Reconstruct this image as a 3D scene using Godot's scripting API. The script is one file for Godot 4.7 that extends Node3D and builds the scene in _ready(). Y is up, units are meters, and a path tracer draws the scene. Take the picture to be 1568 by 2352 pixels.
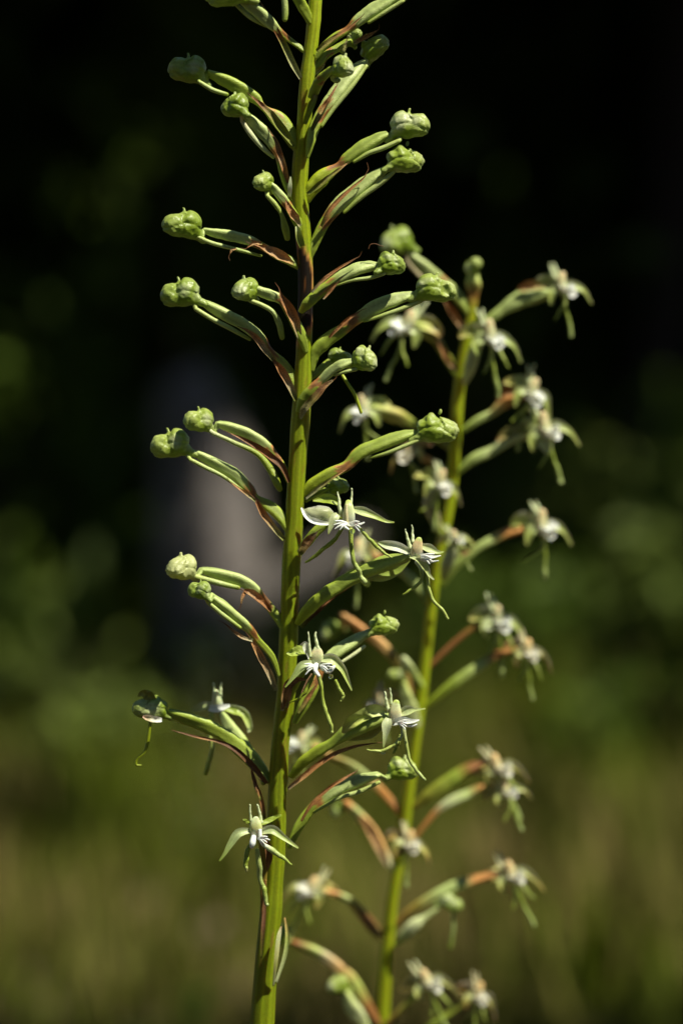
extends Node3D
# A green orchid spike in a sunlit forest gap, a second spike behind it, meadow and dark wood beyond.
# The two spikes were measured on the photograph in units of U metres (at arm's length from the lens)
# and are built as solid plants of real size.

const U := 1.26488e-4          # metres per measured unit at the front plant
const EYE_Y := 0.62            # height of the lens above the ground
const EYE_Z := 0.85            # distance from lens to the front plant
const SUN := Vector3(0.43, 0.82, 0.37)

const STEM := Color(0.27, 0.34, 0.008)
const STEM_L := Color(0.38, 0.46, 0.016)
const PED := Color(0.31, 0.41, 0.045)
const OVARY := Color(0.47, 0.58, 0.20)
const BUD := Color(0.29, 0.40, 0.040)
const PALE := Color(0.64, 0.70, 0.38)
const LIME := Color(0.48, 0.58, 0.14)
const WHITE := Color(0.88, 0.90, 0.86)
const BROWN := Color(0.29, 0.125, 0.035)
const RUST := Color(0.66, 0.31, 0.085)
const ORANGE := Color(0.76, 0.46, 0.17)
const CREAM := Color(0.62, 0.53, 0.30)
const DARK := Color(0.008, 0.005, 0.003)

var org := Vector3.ZERO        # base of the plant being built
var depth := [0.0, 0.0]        # depth of the plant at the top and bottom of the picture
var rng := RandomNumberGenerator.new()
var mats := {}
var bud_mesh := []
var used := {}
var wobble := FastNoiseLite.new()
var dapple := FastNoiseLite.new()


# ---------------------------------------------------------------- mesh builder
class Mb:
	var v := PackedVector3Array()
	var c := PackedColorArray()
	var i := PackedInt32Array()

	func piece(pv: PackedVector3Array, pc: PackedColorArray, pi: PackedInt32Array, closed := true) -> void:
		var vol := 0.0
		if closed:
			var o := pv[0]
			for k in range(0, pi.size(), 3):
				vol += (pv[pi[k]] - o).dot((pv[pi[k + 1]] - o).cross(pv[pi[k + 2]] - o))
		var at := v.size()
		v.append_array(pv)
		c.append_array(pc)
		for k in range(0, pi.size(), 3):
			i.append(at + pi[k])
			if vol > 0.0:
				i.append(at + pi[k + 2])
				i.append(at + pi[k + 1])
			else:
				i.append(at + pi[k + 1])
				i.append(at + pi[k + 2])

	func mesh() -> ArrayMesh:
		var n := PackedVector3Array()
		n.resize(v.size())
		for k in range(0, i.size(), 3):
			var a := v[i[k]]
			var f := (v[i[k + 2]] - a).cross(v[i[k + 1]] - a) * 1e6
			n[i[k]] += f
			n[i[k + 1]] += f
			n[i[k + 2]] += f
		for k in n.size():
			n[k] = n[k].normalized() if n[k].length_squared() > 1e-30 else Vector3.UP
		var arr := []
		arr.resize(Mesh.ARRAY_MAX)
		arr[Mesh.ARRAY_VERTEX] = v
		arr[Mesh.ARRAY_NORMAL] = n
		arr[Mesh.ARRAY_COLOR] = c
		arr[Mesh.ARRAY_INDEX] = i
		var m := ArrayMesh.new()
		m.add_surface_from_arrays(Mesh.PRIMITIVE_TRIANGLES, arr)
		return m


func at(x: float, y: float, zmm := 0.0) -> Vector3:
	var z: float = lerp(depth[0], depth[1], y / 2352.0) + zmm * 0.001
	var k := (EYE_Z - z) / EYE_Z * U
	return Vector3((x - 784.0) * k, EYE_Y + (1176.0 - y) * k, z) - org


func grown(y: float, zmm := 0.0) -> float:      # metres per unit at that depth
	var z: float = lerp(depth[0], depth[1], y / 2352.0) + zmm * 0.001
	return (EYE_Z - z) / EYE_Z * U


func ramp(stops: Variant, t: float) -> Color:
	if stops is Color:
		return stops
	var s: Array = stops
	if t <= s[0][0]:
		return s[0][1]
	for k in range(1, s.size()):
		if t <= s[k][0]:
			var f: float = (t - s[k - 1][0]) / maxf(1e-5, s[k][0] - s[k - 1][0])
			return (s[k - 1][1] as Color).lerp(s[k][1], f)
	return s[-1][1]


func curve(pts: Array, n: int) -> Array:        # [positions, widths] along a smooth line; pts are [x, y, width, depth in mm]
	var p := []
	var w := []
	var m := pts.size()
	for a in pts:
		var zz: float = a[3] if a.size() > 3 else 0.0
		p.append(at(a[0], a[1], zz))
		w.append(a[2] * grown(a[1], zz))
	return smooth_line(p, w, n)


func smooth_line(p: Array, w: Array, n: int) -> Array:
	var m := p.size()
	var out_p := PackedVector3Array()
	var out_w := PackedFloat32Array()
	for k in n:
		var u := float(k) / (n - 1) * (m - 1)
		var i := mini(int(u), m - 2)
		var t := u - i
		var p0: Vector3 = p[maxi(i - 1, 0)]
		var p3: Vector3 = p[mini(i + 2, m - 1)]
		out_p.append((p[i] as Vector3).cubic_interpolate(p[i + 1], p0, p3, t))
		var w0: float = w[maxi(i - 1, 0)]
		var w3: float = w[mini(i + 2, m - 1)]
		out_w.append(maxf(cubic_interpolate(w[i], w[i + 1], w0, w3, t), 0.00005))
	return [out_p, out_w]


# a round stalk, twisted and ridged where asked, closed at both ends
func tube(b: Mb, line: Array, stops: Variant, o := {}) -> void:
	var p: PackedVector3Array = line[0]
	var w: PackedFloat32Array = line[1]
	var sides: int = o.get("sides", 12)
	var lobes: int = o.get("lobes", 0)
	var amp: float = o.get("amp", 0.10)
	var twist: float = o.get("twist", 0.0)
	var flat: float = o.get("flat", 1.0)
	var rough: float = o.get("rough", 0.0)
	var mottle: float = o.get("mottle", 0.12)
	var blotch: Vector2 = o.get("blotch", Vector2.ZERO)
	var seed_x := rng.randf() * 50.0
	var n := p.size()
	var pv := PackedVector3Array()
	var pc := PackedColorArray()
	var pi := PackedInt32Array()
	var dir := (p[1] - p[0]).normalized()
	var side := dir.cross(Vector3(0.13, 0.21, 0.97)).normalized()
	if side.length() < 0.1:
		side = dir.cross(Vector3.RIGHT).normalized()
	var rings := []
	rings.append([0, 0.55, -0.30])
	for k in n:
		rings.append([k, 1.0, 0.0])
	rings.append([n - 1, 0.75, 0.45])
	rings.append([n - 1, 0.38, 0.72])
	for r in rings:
		var k: int = r[0]
		var d := (p[mini(k + 1, n - 1)] - p[maxi(k - 1, 0)]).normalized()
		side = (side - d * side.dot(d)).normalized()
		var up := d.cross(side)
		var t := float(k) / (n - 1)
		var rad: float = w[k] * 0.5
		for s in sides:
			var a := TAU * s / sides
			var ridge := cos(lobes * a + twist * TAU * t) if lobes > 0 else 0.0
			var f: float = rad * r[1] * (1.0 + amp * ridge)
			if rough > 0.0:
				f *= 1.0 + rough * wobble.get_noise_3d(seed_x + cos(a) * 3.0, sin(a) * 3.0, t * n * 2.2)
			pv.append(p[k] + d * (r[2] * rad) + side * (cos(a) * f) + up * (sin(a) * f * flat))
			var col := ramp(stops, t)
			if blotch.x > 0.0:
				var away := absf(t - blotch.x) / blotch.y
				var bn := wobble.get_noise_3d(seed_x + cos(a) * 9.0, sin(a) * 9.0, t * 45.0) * 1.6 + 0.35 - away
				col = col.lerp(RUST.lerp(BROWN, clampf(bn * 2.0, 0.0, 1.0)), clampf(bn * 5.0, 0.0, 1.0))
			var shade := 1.0 + mottle * wobble.get_noise_3d(seed_x + s * 4.0, t * 40.0, seed_x) + 0.22 * ridge
			pc.append(Color(col.r * shade, col.g * shade, col.b * shade))
	var rn := rings.size()
	for r in rn - 1:
		for s in sides:
			var s2 := (s + 1) % sides
			pi.append_array([r * sides + s, r * sides + s2, (r + 1) * sides + s2, r * sides + s, (r + 1) * sides + s2, (r + 1) * sides + s])
	for e in 2:
		var base: int = 0 if e == 0 else (rn - 1) * sides
		var mid := Vector3.ZERO
		for s in sides:
			mid += pv[base + s]
		var centre := pv.size()
		pv.append(mid / sides)
		pc.append(pc[base])
		for s in sides:
			var s2 := (s + 1) % sides
			if e == 0:
				pi.append_array([centre, base + s2, base + s])
			else:
				pi.append_array([centre, base + s, base + s2])
	b.piece(pv, pc, pi)


# a petal, sepal, bract or leaf: a cupped sheet with a real thickness, thin at its edges
func blade(b: Mb, line: Array, stops: Variant, o := {}) -> void:
	var p: PackedVector3Array = line[0]
	var w: PackedFloat32Array = line[1]
	var n := p.size()
	var across: int = o.get("across", 7)
	var cup: float = o.get("cup", 0.25)
	var ruffle: float = o.get("ruffle", 0.0)
	var edge: Color = o.get("edge", Color(0, 0, 0, 0))
	var vein: float = o.get("vein", 0.10)
	var burn: float = o.get("burn", 0.0)
	var face: Vector3 = o.get("face", Vector3(0, 0.25, 1)).normalized()
	var roll: float = o.get("roll", 0.0)
	var thick: float = o.get("thick", 0.00028)
	var seed_x := rng.randf() * 50.0
	var pv := PackedVector3Array()
	var pc := PackedColorArray()
	var pi := PackedInt32Array()
	for layer in 2:
		for k in n:
			var d := (p[mini(k + 1, n - 1)] - p[maxi(k - 1, 0)]).normalized()
			var sd := d.cross(face)
			sd = sd.normalized() if sd.length() > 0.05 else d.cross(Vector3.UP).normalized()
			var t := float(k) / (n - 1)
			if roll != 0.0:
				sd = sd.rotated(d, roll * t)
			var nn := sd.cross(d).normalized()
			for j in across:
				var u := 2.0 * j / (across - 1) - 1.0
				var h := w[k] * 0.5
				var lift := cup * h * (u * u - 0.35)
				if ruffle > 0.0:
					lift += ruffle * h * (0.4 + absf(u)) * wobble.get_noise_3d(seed_x + u * 5.0, t * 26.0, 3.0) * 2.0
				var th := thick * (1.0 - u * u * 0.85) * (0.5 if layer == 0 else -0.5)
				if j == 0 or j == across - 1:
					th *= 0.3
				pv.append(p[k] + sd * (u * h * (1.0 - 0.12 * cup * u * u)) + nn * (lift + th))
				var col := ramp(stops, t)
				if edge.a > 0.0:
					col = col.lerp(edge, pow(absf(u), 2.5) * edge.a)
				if burn > 0.0:
					var q := wobble.get_noise_3d(seed_x + u * 7.0, t * 40.0, 21.0) * 2.2
					col = col.lerp(ORANGE, clampf(q, 0.0, 0.7) * burn * t)
					col = col.lerp(BROWN, clampf(-q, 0.0, 0.9) * burn * t)
				var shade := 1.0 + vein * cos(u * 11.0) + 0.10 * wobble.get_noise_3d(seed_x + u * 9.0, t * 30.0, 9.0)
				pc.append(Color(col.r * shade, col.g * shade, col.b * shade))
	var half := n * across
	for k in n - 1:
		for j in across - 1:
			var a := k * across + j
			pi.append_array([a, a + 1, a + across + 1, a, a + across + 1, a + across])
			pi.append_array([half + a, half + a + across + 1, half + a + 1, half + a, half + a + across, half + a + across + 1])
	var rim := []
	for j in across:
		rim.append(j)
	for k in range(1, n):
		rim.append(k * across + across - 1)
	for j in range(across - 2, -1, -1):
		rim.append((n - 1) * across + j)
	for k in range(n - 2, 0, -1):
		rim.append(k * across)
	for k in rim.size():
		var a: int = rim[k]
		var c: int = rim[(k + 1) % rim.size()]
		pi.append_array([a, half + c, c, a, half + a, half + c])
	b.piece(pv, pc, pi)


# ---------------------------------------------------------------- buds: a smooth field meshed as surface nets
func smin(a: float, b: float, k: float) -> float:
	var h := clampf(0.5 + 0.5 * (b - a) / k, 0.0, 1.0)
	return lerpf(b, a, h) - k * h * (1.0 - h)


func ball(p: Vector3, c: Vector3, r: Vector3) -> float:
	var q := (p - c) / r
	var l := q.length()
	return (l - 1.0) * minf(r.x, minf(r.y, r.z)) if l > 0.01 else -minf(r.x, minf(r.y, r.z))


func rod(p: Vector3, a: Vector3, c: Vector3, ra: float, rb: float) -> float:
	var t := clampf((p - a).dot(c - a) / (c - a).length_squared(), 0.0, 1.0)
	return p.distance_to(a.lerp(c, t)) - lerpf(ra, rb, t)


func bud_field(p: Vector3, kind: int) -> float:
	var knob := Vector3(0.72, 0.255, 0.0)
	var knob_r := 0.275
	var helm := Vector3(0.34, 0.30, 0.0)
	var helm_r := Vector3(0.30, 0.34, 0.30)
	if kind == 1:
		knob = Vector3(0.72, 0.215, 0.0)
		knob_r = 0.265
		helm = Vector3(0.36, 0.30, 0.0)
		helm_r = Vector3(0.33, 0.34, 0.30)
	elif kind == 2:
		knob = Vector3(0.66, 0.24, 0.02)
		knob_r = 0.29
		helm = Vector3(0.36, 0.29, 0.0)
		helm_r = Vector3(0.31, 0.37, 0.31)
	elif kind == 3:
		knob = Vector3(0.74, 0.235, 0.0)
		knob_r = 0.25
		helm = Vector3(0.38, 0.25, 0.0)
		helm_r = Vector3(0.36, 0.31, 0.30)
	var d := ball(p, helm, helm_r)
	d = smin(d, p.distance_to(knob) - knob_r, 0.05)
	d = smin(d, ball(p, Vector3(0.54, 0.13, 0.0), Vector3(0.42, 0.20, 0.26)), 0.10)
	d = smin(d, rod(p, Vector3(-0.08, -0.05, 0), Vector3(0.22, 0.13, 0), 0.085, 0.15), 0.10)
	# the narrow tip of the dorsal sepal between the two bulges
	d = smin(d, rod(p, Vector3(0.47, 0.50, 0.0), Vector3(0.545, 0.66, 0.02), 0.062, 0.032), 0.035)
	d = smin(d, rod(p, Vector3(0.36, 0.56, 0.06), Vector3(0.52, 0.47, 0.16), 0.06, 0.04), 0.05)
	# seams where the sepals meet, and their veins
	var m := Vector3(p.x, p.y, absf(p.z))
	var s1 := m.y - 0.20 - 0.16 * sin(m.x * 4.2) + 0.25 * m.z
	var s2 := m.x - 0.55 - 0.10 * sin(m.y * 7.0) + 0.15 * m.z
	var s3 := m.z - 0.07 - 0.10 * m.x
	d += 0.026 * exp(-pow(s1 / 0.026, 2.0))
	if p.y > 0.22:
		d += 0.036 * exp(-pow(s2 / 0.034, 2.0)) * clampf((p.y - 0.22) * 5.0, 0.0, 1.0)
	if p.x > 0.55:
		d += 0.022 * exp(-pow(s3 / 0.025, 2.0))
	if kind == 2 or kind == 3:
		d += 0.024 * sin(p.x * 19.0 + p.y * 9.0 + m.z * 10.0) * clampf(p.y * 3.0, 0.0, 1.0)
	if kind == 1:      # the knob is rolled open like a ring
		var hole := p.distance_to(Vector3(0.76, 0.22, 0.30)) - 0.15
		d = -smin(-d, hole, 0.05)
	var calm := clampf((0.66 - p.y) * 6.0, 0.0, 1.0)
	d += 0.034 * calm * wobble.get_noise_3d(p.x * 42.0 + kind * 9.0, p.y * 42.0, p.z * 42.0)
	d += 0.016 * calm * wobble.get_noise_3d(p.x * 110.0, p.y * 110.0, p.z * 110.0 + kind * 5.0)
	return d


func make_bud(kind: int) -> ArrayMesh:
	var lo := Vector3(-0.20, -0.17, -0.36)
	var h := 0.032
	var nx := 42
	var ny := 29
	var nz := 23
	var f := PackedFloat32Array()
	f.resize(nx * ny * nz)
	for x in nx:
		for y in ny:
			for z in nz:
				f[(x * ny + y) * nz + z] = bud_field(lo + Vector3(x, y, z) * h, kind)
	var id := PackedInt32Array()
	id.resize(nx * ny * nz)
	id.fill(-1)
	var pv := PackedVector3Array()
	var pc := PackedColorArray()
	var pi := PackedInt32Array()
	for x in nx - 1:
		for y in ny - 1:
			for z in nz - 1:
				var sum := Vector3.ZERO
				var hits := 0
				for e in 12:
					var ax := e / 4
					var q := e % 4
					var c0 := Vector3i.ZERO
					c0[(ax + 1) % 3] = q & 1
					c0[(ax + 2) % 3] = q >> 1
					var c1 := c0
					c1[ax] = 1
					var f0 := f[((x + c0.x) * ny + y + c0.y) * nz + z + c0.z]
					var f1 := f[((x + c1.x) * ny + y + c1.y) * nz + z + c1.z]
					if (f0 < 0.0) != (f1 < 0.0):
						sum += Vector3(c0).lerp(Vector3(c1), f0 / (f0 - f1))
						hits += 1
				if hits == 0:
					continue
				var p := lo + (Vector3(x, y, z) + sum / hits) * h
				id[(x * ny + y) * nz + z] = pv.size()
				pv.append(p)
				var pale := clampf((p.x - 0.45) * 1.2, 0.0, 0.6) + clampf((p.y - 0.3) * 1.2, 0.0, 0.35)
				var col := BUD.lerp(LIME.lerp(PALE, 0.4), clampf(pale, 0.0, 0.8))
				col = col.lerp(PALE.lerp(WHITE, 0.3), 0.75 * clampf(wobble.get_noise_3d(p.x * 13.0 + kind * 7.0, p.y * 13.0, p.z * 13.0) * 2.0, 0.0, 1.0))
				var vein := 1.0 + 0.09 * sin(atan2(p.z, p.y - 0.22) * 13.0)
				if p.x < 0.05:
					col = col.lerp(OVARY, 0.6)
				pc.append(Color(col.r * vein, col.g * vein, col.b * vein))
	for x in range(1, nx - 1):
		for y in range(1, ny - 1):
			for z in range(1, nz - 1):
				var g := (x * ny + y) * nz + z
				for ax in 3:
					var st: int = [ny * nz, nz, 1][ax]
					if (f[g] < 0.0) == (f[g + st] < 0.0):
						continue
					var su: int = [nz, 1, ny * nz][ax]
					var sv: int = [1, ny * nz, nz][ax]
					var a := id[g]
					var b := id[g - su]
					var c := id[g - su - sv]
					var d := id[g - sv]
					if a < 0 or b < 0 or c < 0 or d < 0:
						continue
					if f[g] < 0.0:
						pi.append_array([a, b, c, a, c, d])
					else:
						pi.append_array([a, c, b, a, d, c])
	var m := Mb.new()
	m.piece(pv, pc, pi)
	return m.mesh()


# ---------------------------------------------------------------- nodes, names and metas
func numbered(called: String) -> String:
	used[called] = used.get(called, -1) + 1
	return called if used[called] == 0 else "%s_%03d" % [called, used[called]]


func thing(called: String, where: Vector3) -> Node3D:
	var o := Node3D.new()
	o.name = numbered(called)
	o.position = where
	add_child(o)
	return o


func tag(o: Node, label: String, category: String, group := "") -> void:
	o.set_meta("label", label)
	o.set_meta("category", category)
	if group != "":
		o.set_meta("group", group)


func part(called: String, b: Mb, mat: Material, parent: Node) -> MeshInstance3D:
	var o := MeshInstance3D.new()
	o.mesh = b.mesh()
	o.material_override = mat
	var names: Dictionary = used.get_or_add(parent.get_instance_id(), {})
	names[called] = names.get(called, -1) + 1
	o.name = called if names[called] == 0 else "%s_%03d" % [called, names[called]]
	parent.add_child(o)
	return o


func tube_part(called: String, pts: Array, stops: Variant, mat: Material, parent: Node, o := {}) -> MeshInstance3D:
	var b := Mb.new()
	var line := curve(pts, maxi(10, pts.size() * o.get("fine", 8)))
	if called in ["lip_lobe", "spur", "petal"]:
		var p: PackedVector3Array = line[0]
		var w: PackedFloat32Array = line[1]
		var sx := rng.randf() * 90.0
		for k in p.size():
			var t := float(k) / p.size()
			p[k] += Vector3(wobble.get_noise_2d(sx + t * 45.0, 1.0), wobble.get_noise_2d(sx + t * 45.0, 30.0), wobble.get_noise_2d(sx + t * 45.0, 60.0)) * (w[k] * 0.5 * t)
			w[k] *= (0.86 if called == "lip_lobe" else 1.0) * (1.0 + 0.16 * wobble.get_noise_2d(sx + t * 60.0, 90.0))
		line = [p, w]
	tube(b, line, stops, o)
	return part(called, b, mat, parent)


func blade_part(called: String, pts: Array, stops: Variant, mat: Material, parent: Node, o := {}) -> MeshInstance3D:
	var b := Mb.new()
	blade(b, curve(pts, maxi(10, pts.size() * 6)), stops, o)
	return part(called, b, mat, parent)


func bud_pose(q: Array) -> Transform3D:      # [x, y, width, side, tilt, yaw, kind, depth]
	var basis := Basis.IDENTITY
	var side: float = q[3]
	if side < 0.0:
		basis = Basis(Vector3.UP, PI)
	basis = Basis(Vector3.UP, deg_to_rad(q[5]) * -side) * basis
	basis = Basis(Vector3.BACK, deg_to_rad(q[4]) * side) * basis
	basis = basis.scaled(Vector3.ONE * (q[2] * grown(q[1], q[7]) / 0.98))
	return Transform3D(basis, at(q[0], q[1], q[7]) - basis * Vector3(0.51, 0.25, 0.0))


# one floret on the stem: its twisted ovary, the bract below it, and what sits at its end
func floret(plant: Node3D, s: Dictionary) -> MeshInstance3D:
	var stops: Variant = s.get("col", [[0.0, PED], [0.42, PED.lerp(STEM, 0.2)], [0.55, OVARY], [1.0, OVARY]])
	var line := curve(s.stalk, s.stalk.size() * 8)
	var pose := Transform3D.IDENTITY
	if s.has("bud"):
		pose = bud_pose(s.bud)
		var p: PackedVector3Array = line[0]
		var w: PackedFloat32Array = line[1]
		var k: float = pose.basis.get_scale().x
		var neck := pose * Vector3(-0.04, -0.02, 0.0)
		var inside := pose * Vector3(0.16, 0.12, 0.0)
		if p[-1].distance_to(inside) > k * 0.12:
			for e in 3:
				p.append(p[-1].lerp(neck, 0.5) if e == 0 else (neck if e == 1 else inside))
				w.append(lerpf(w[-1], k * 0.15, 0.6))
		line = [p, w]
	var sb := Mb.new()
	tube(sb, line, stops, {"lobes": 3, "amp": s.get("amp", 0.15), "twist": 0.75, "sides": 24, "rough": 0.10, "mottle": 0.22, "blotch": Vector2(0.44, 0.14) if s.has("bract") and s.has("bud") and not s.get("clean", false) else Vector2.ZERO})
	var st := part("flower_stalk", sb, mats.skin, plant)
	if s.has("bract"):
		for one in (s.bract if s.bract[0][0] is Array else [s.bract]):
			var bl := curve(one, maxi(14, one.size() * 7))
			var bb := Mb.new()
			blade(bb, bl, s.get("bcol", [[0.0, PED], [0.35, PED.lerp(ORANGE, 0.4)], [0.55, RUST], [1.0, BROWN]]), {"cup": s.get("bcup", 0.9), "ruffle": 0.38, "face": s.get("bface", Vector3(0, 0.4, 1)), "vein": 0.22, "burn": 1.0})
			var bp: PackedVector3Array = bl[0]
			var on := (bp[-1] - bp[-4]).normalized() * rng.randf_range(0.0012, 0.0026)
			var curl := Vector3(rng.randf_range(-1, 1), rng.randf_range(-0.4, 1), 0.3) * 0.0010
			tube(bb, smooth_line([bp[-2], bp[-1] + on * 0.5, bp[-1] + on + curl], [0.00030, 0.00022, 0.00012], 7), BROWN, {"sides": 5})
			part("bract", bb, mats.dry, st)
	if s.has("spur"):
		for one in (s.spur if s.spur[0][0] is Array else [s.spur]):
			var sl := curve(one, maxi(12, one.size() * 7))
			var sp: PackedVector3Array = sl[0]
			var sw: PackedFloat32Array = sl[1]
			if s.has("bud"):
				var root: Vector3 = pose * Vector3(0.2, 0.06, 0.0)
				if sp[0].distance_to(root) < 0.55 * pose.basis.get_scale().x:
					sp.insert(0, sp[0].lerp(root, 0.5))
					sw.insert(0, sw[0])
					sp.insert(0, root)
					sw.insert(0, sw[0])
			var spb := Mb.new()
			tube(spb, [sp, sw], s.get("scol", [[0.0, LIME], [0.5, OVARY], [1.0, PED]]), {"sides": 12, "rough": 0.08})
			part("spur", spb, mats.skin, st)
	if s.has("bud"):
		var o := MeshInstance3D.new()
		o.mesh = bud_mesh[int(s.bud[6])]
		o.material_override = mats.cream_bud if s.get("cream", false) else (mats.bud if rng.randf() < 0.5 else mats.pale_bud)
		o.name = "bud"
		o.transform = pose * Transform3D(Basis.from_scale(Vector3(1.0, rng.randf_range(0.94, 1.06), rng.randf_range(0.9, 1.1))), Vector3.ZERO)
		st.add_child(o)
	return st


# an open flower of the spike behind, side +1 when it looks to the right
func open_flower(st: Node, x: float, y: float, side: float, k: float, z: float, wilt: float) -> void:
	var tip := LIME.lerp(RUST, wilt)
	var white := WHITE.lerp(CREAM, wilt * 0.5)
	var turn := rng.randf_range(-0.35, 0.35)
	var age := rng.randf()
	# a point of the flower: right of its middle towards where it looks, down, width, depth
	var q := func(dx: float, dy: float, w: float, dz: float) -> Array:
		var v := Vector2(dx * side, dy).rotated(turn) * k
		return [x + v.x + rng.randf_range(-2.5, 2.5) * k, y + v.y + rng.randf_range(-2.5, 2.5) * k, w * k, z + dz]
	tube_part("column", [q.call(-2, 12, 22, 1), q.call(0, -6, 24, 2), q.call(2, -26, 15, 2)], [[0.0, white], [0.55, PALE.lerp(CREAM, 0.4 + 0.6 * wilt)], [1.0, CREAM.lerp(ORANGE, 0.15 + 0.8 * wilt)]], mats.waxy, st, {"flat": 0.8})
	for e in 3:
		blade_part("lip", [q.call(-6 + e * 3, 5 + e * 4, 16, 2 + e), q.call(10 + e * 2, 6 + e * 7, 30, 4 + e), q.call(30 - e * 6, 6 + e * 11, 10, 5 + e)], white, mats.petal, st, {"cup": 0.5, "ruffle": 0.3, "face": Vector3(0.4 * side, 0.75, 0.6)})
	for e in 2:
		tube_part("petal", [q.call(-6 + e * 6, -4, 11, 1), q.call(-14 + e * 8, -26, 9, 0), q.call(-24 + e * 12, -46 - age * 8.0, 4, -1)], PALE.lerp(CREAM, wilt), mats.waxy, st, {"sides": 8})
	blade_part("sepal", [q.call(-6, -6, 18, -1), q.call(-22, -12, 32, -2), q.call(-44, -8, 26, -2), q.call(-60, 0, 8, -2)], [[0.0, PALE], [0.5, LIME.lerp(tip, 0.6)], [1.0, tip.lerp(ORANGE, age * 0.6)]], mats.petal, st, {"cup": 0.7, "ruffle": 0.4 + wilt})
	blade_part("sepal", [q.call(8, -2, 16, 0), q.call(28, 2, 21, 1), q.call(46, 16 + age * 10.0, 10, 1), q.call(58, 40 + age * 16.0, 4, 0)], [[0.0, PALE], [0.6, LIME.lerp(tip, 0.4)], [1.0, tip]], mats.petal, st, {"cup": 0.5, "ruffle": wilt * 0.6})
	blade_part("sepal", [q.call(-8, 2, 16, 2), q.call(-24, 12, 21, 3), q.call(-32 + age * 12.0, 40, 5, 3)], [[0.0, PALE], [0.6, LIME.lerp(tip, 0.3)], [1.0, tip]], mats.petal, st, {"cup": 0.5, "ruffle": wilt * 0.6})
	tube_part("spur", [q.call(0, 14, 7, 1), q.call(3, 56, 7, 0), q.call(6 + age * 8.0, 100 + age * 24.0, 9, 0)], [[0.0, LIME], [0.5, PED], [1.0, OVARY]], mats.skin, st, {"sides": 9})
	tube_part("lip_lobe", [q.call(4, 16, 9, 2), q.call(0, 42, 9, 2), q.call(-34 + age * 20.0, 72, 5, 3)], [[0.0, PALE], [0.4, LIME], [1.0, PED]], mats.skin, st, {"sides": 8})
	if age > 0.4:
		tube_part("lip_lobe", [q.call(10, 16, 8, 3), q.call(22, 40, 8, 4), q.call(34, 66, 4, 4)], [[0.0, PALE], [0.4, LIME], [1.0, PED]], mats.skin, st, {"sides": 8})


# ---------------------------------------------------------------- materials
func noise_tex(freq: float, lo: Color, hi: Color, seed_n: int, size := 256, oct := 4) -> NoiseTexture2D:
	var n := FastNoiseLite.new()
	n.noise_type = FastNoiseLite.TYPE_SIMPLEX_SMOOTH
	n.frequency = freq
	n.fractal_octaves = oct
	n.seed = seed_n
	var t := NoiseTexture2D.new()
	t.width = size
	t.height = size
	t.seamless = true
	t.noise = n
	var g := Gradient.new()
	g.set_color(0, lo)
	g.set_color(1, hi)
	t.color_ramp = g
	return t


func mat(called: String, rough: float, back: Color, tex: Texture2D, bump: Texture2D, bump_cm: float, scale: float) -> StandardMaterial3D:
	var m := StandardMaterial3D.new()
	m.resource_name = called
	m.vertex_color_use_as_albedo = true
	m.roughness = rough
	m.uv1_triplanar = true
	m.uv1_scale = Vector3.ONE * scale
	if tex:
		m.albedo_texture = tex
	if bump:
		m.heightmap_enabled = true
		m.heightmap_texture = bump
		m.heightmap_scale = bump_cm
	if back.get_luminance() > 0.0:
		m.backlight_enabled = true
		m.backlight = back
	mats[called] = m
	return m


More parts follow.
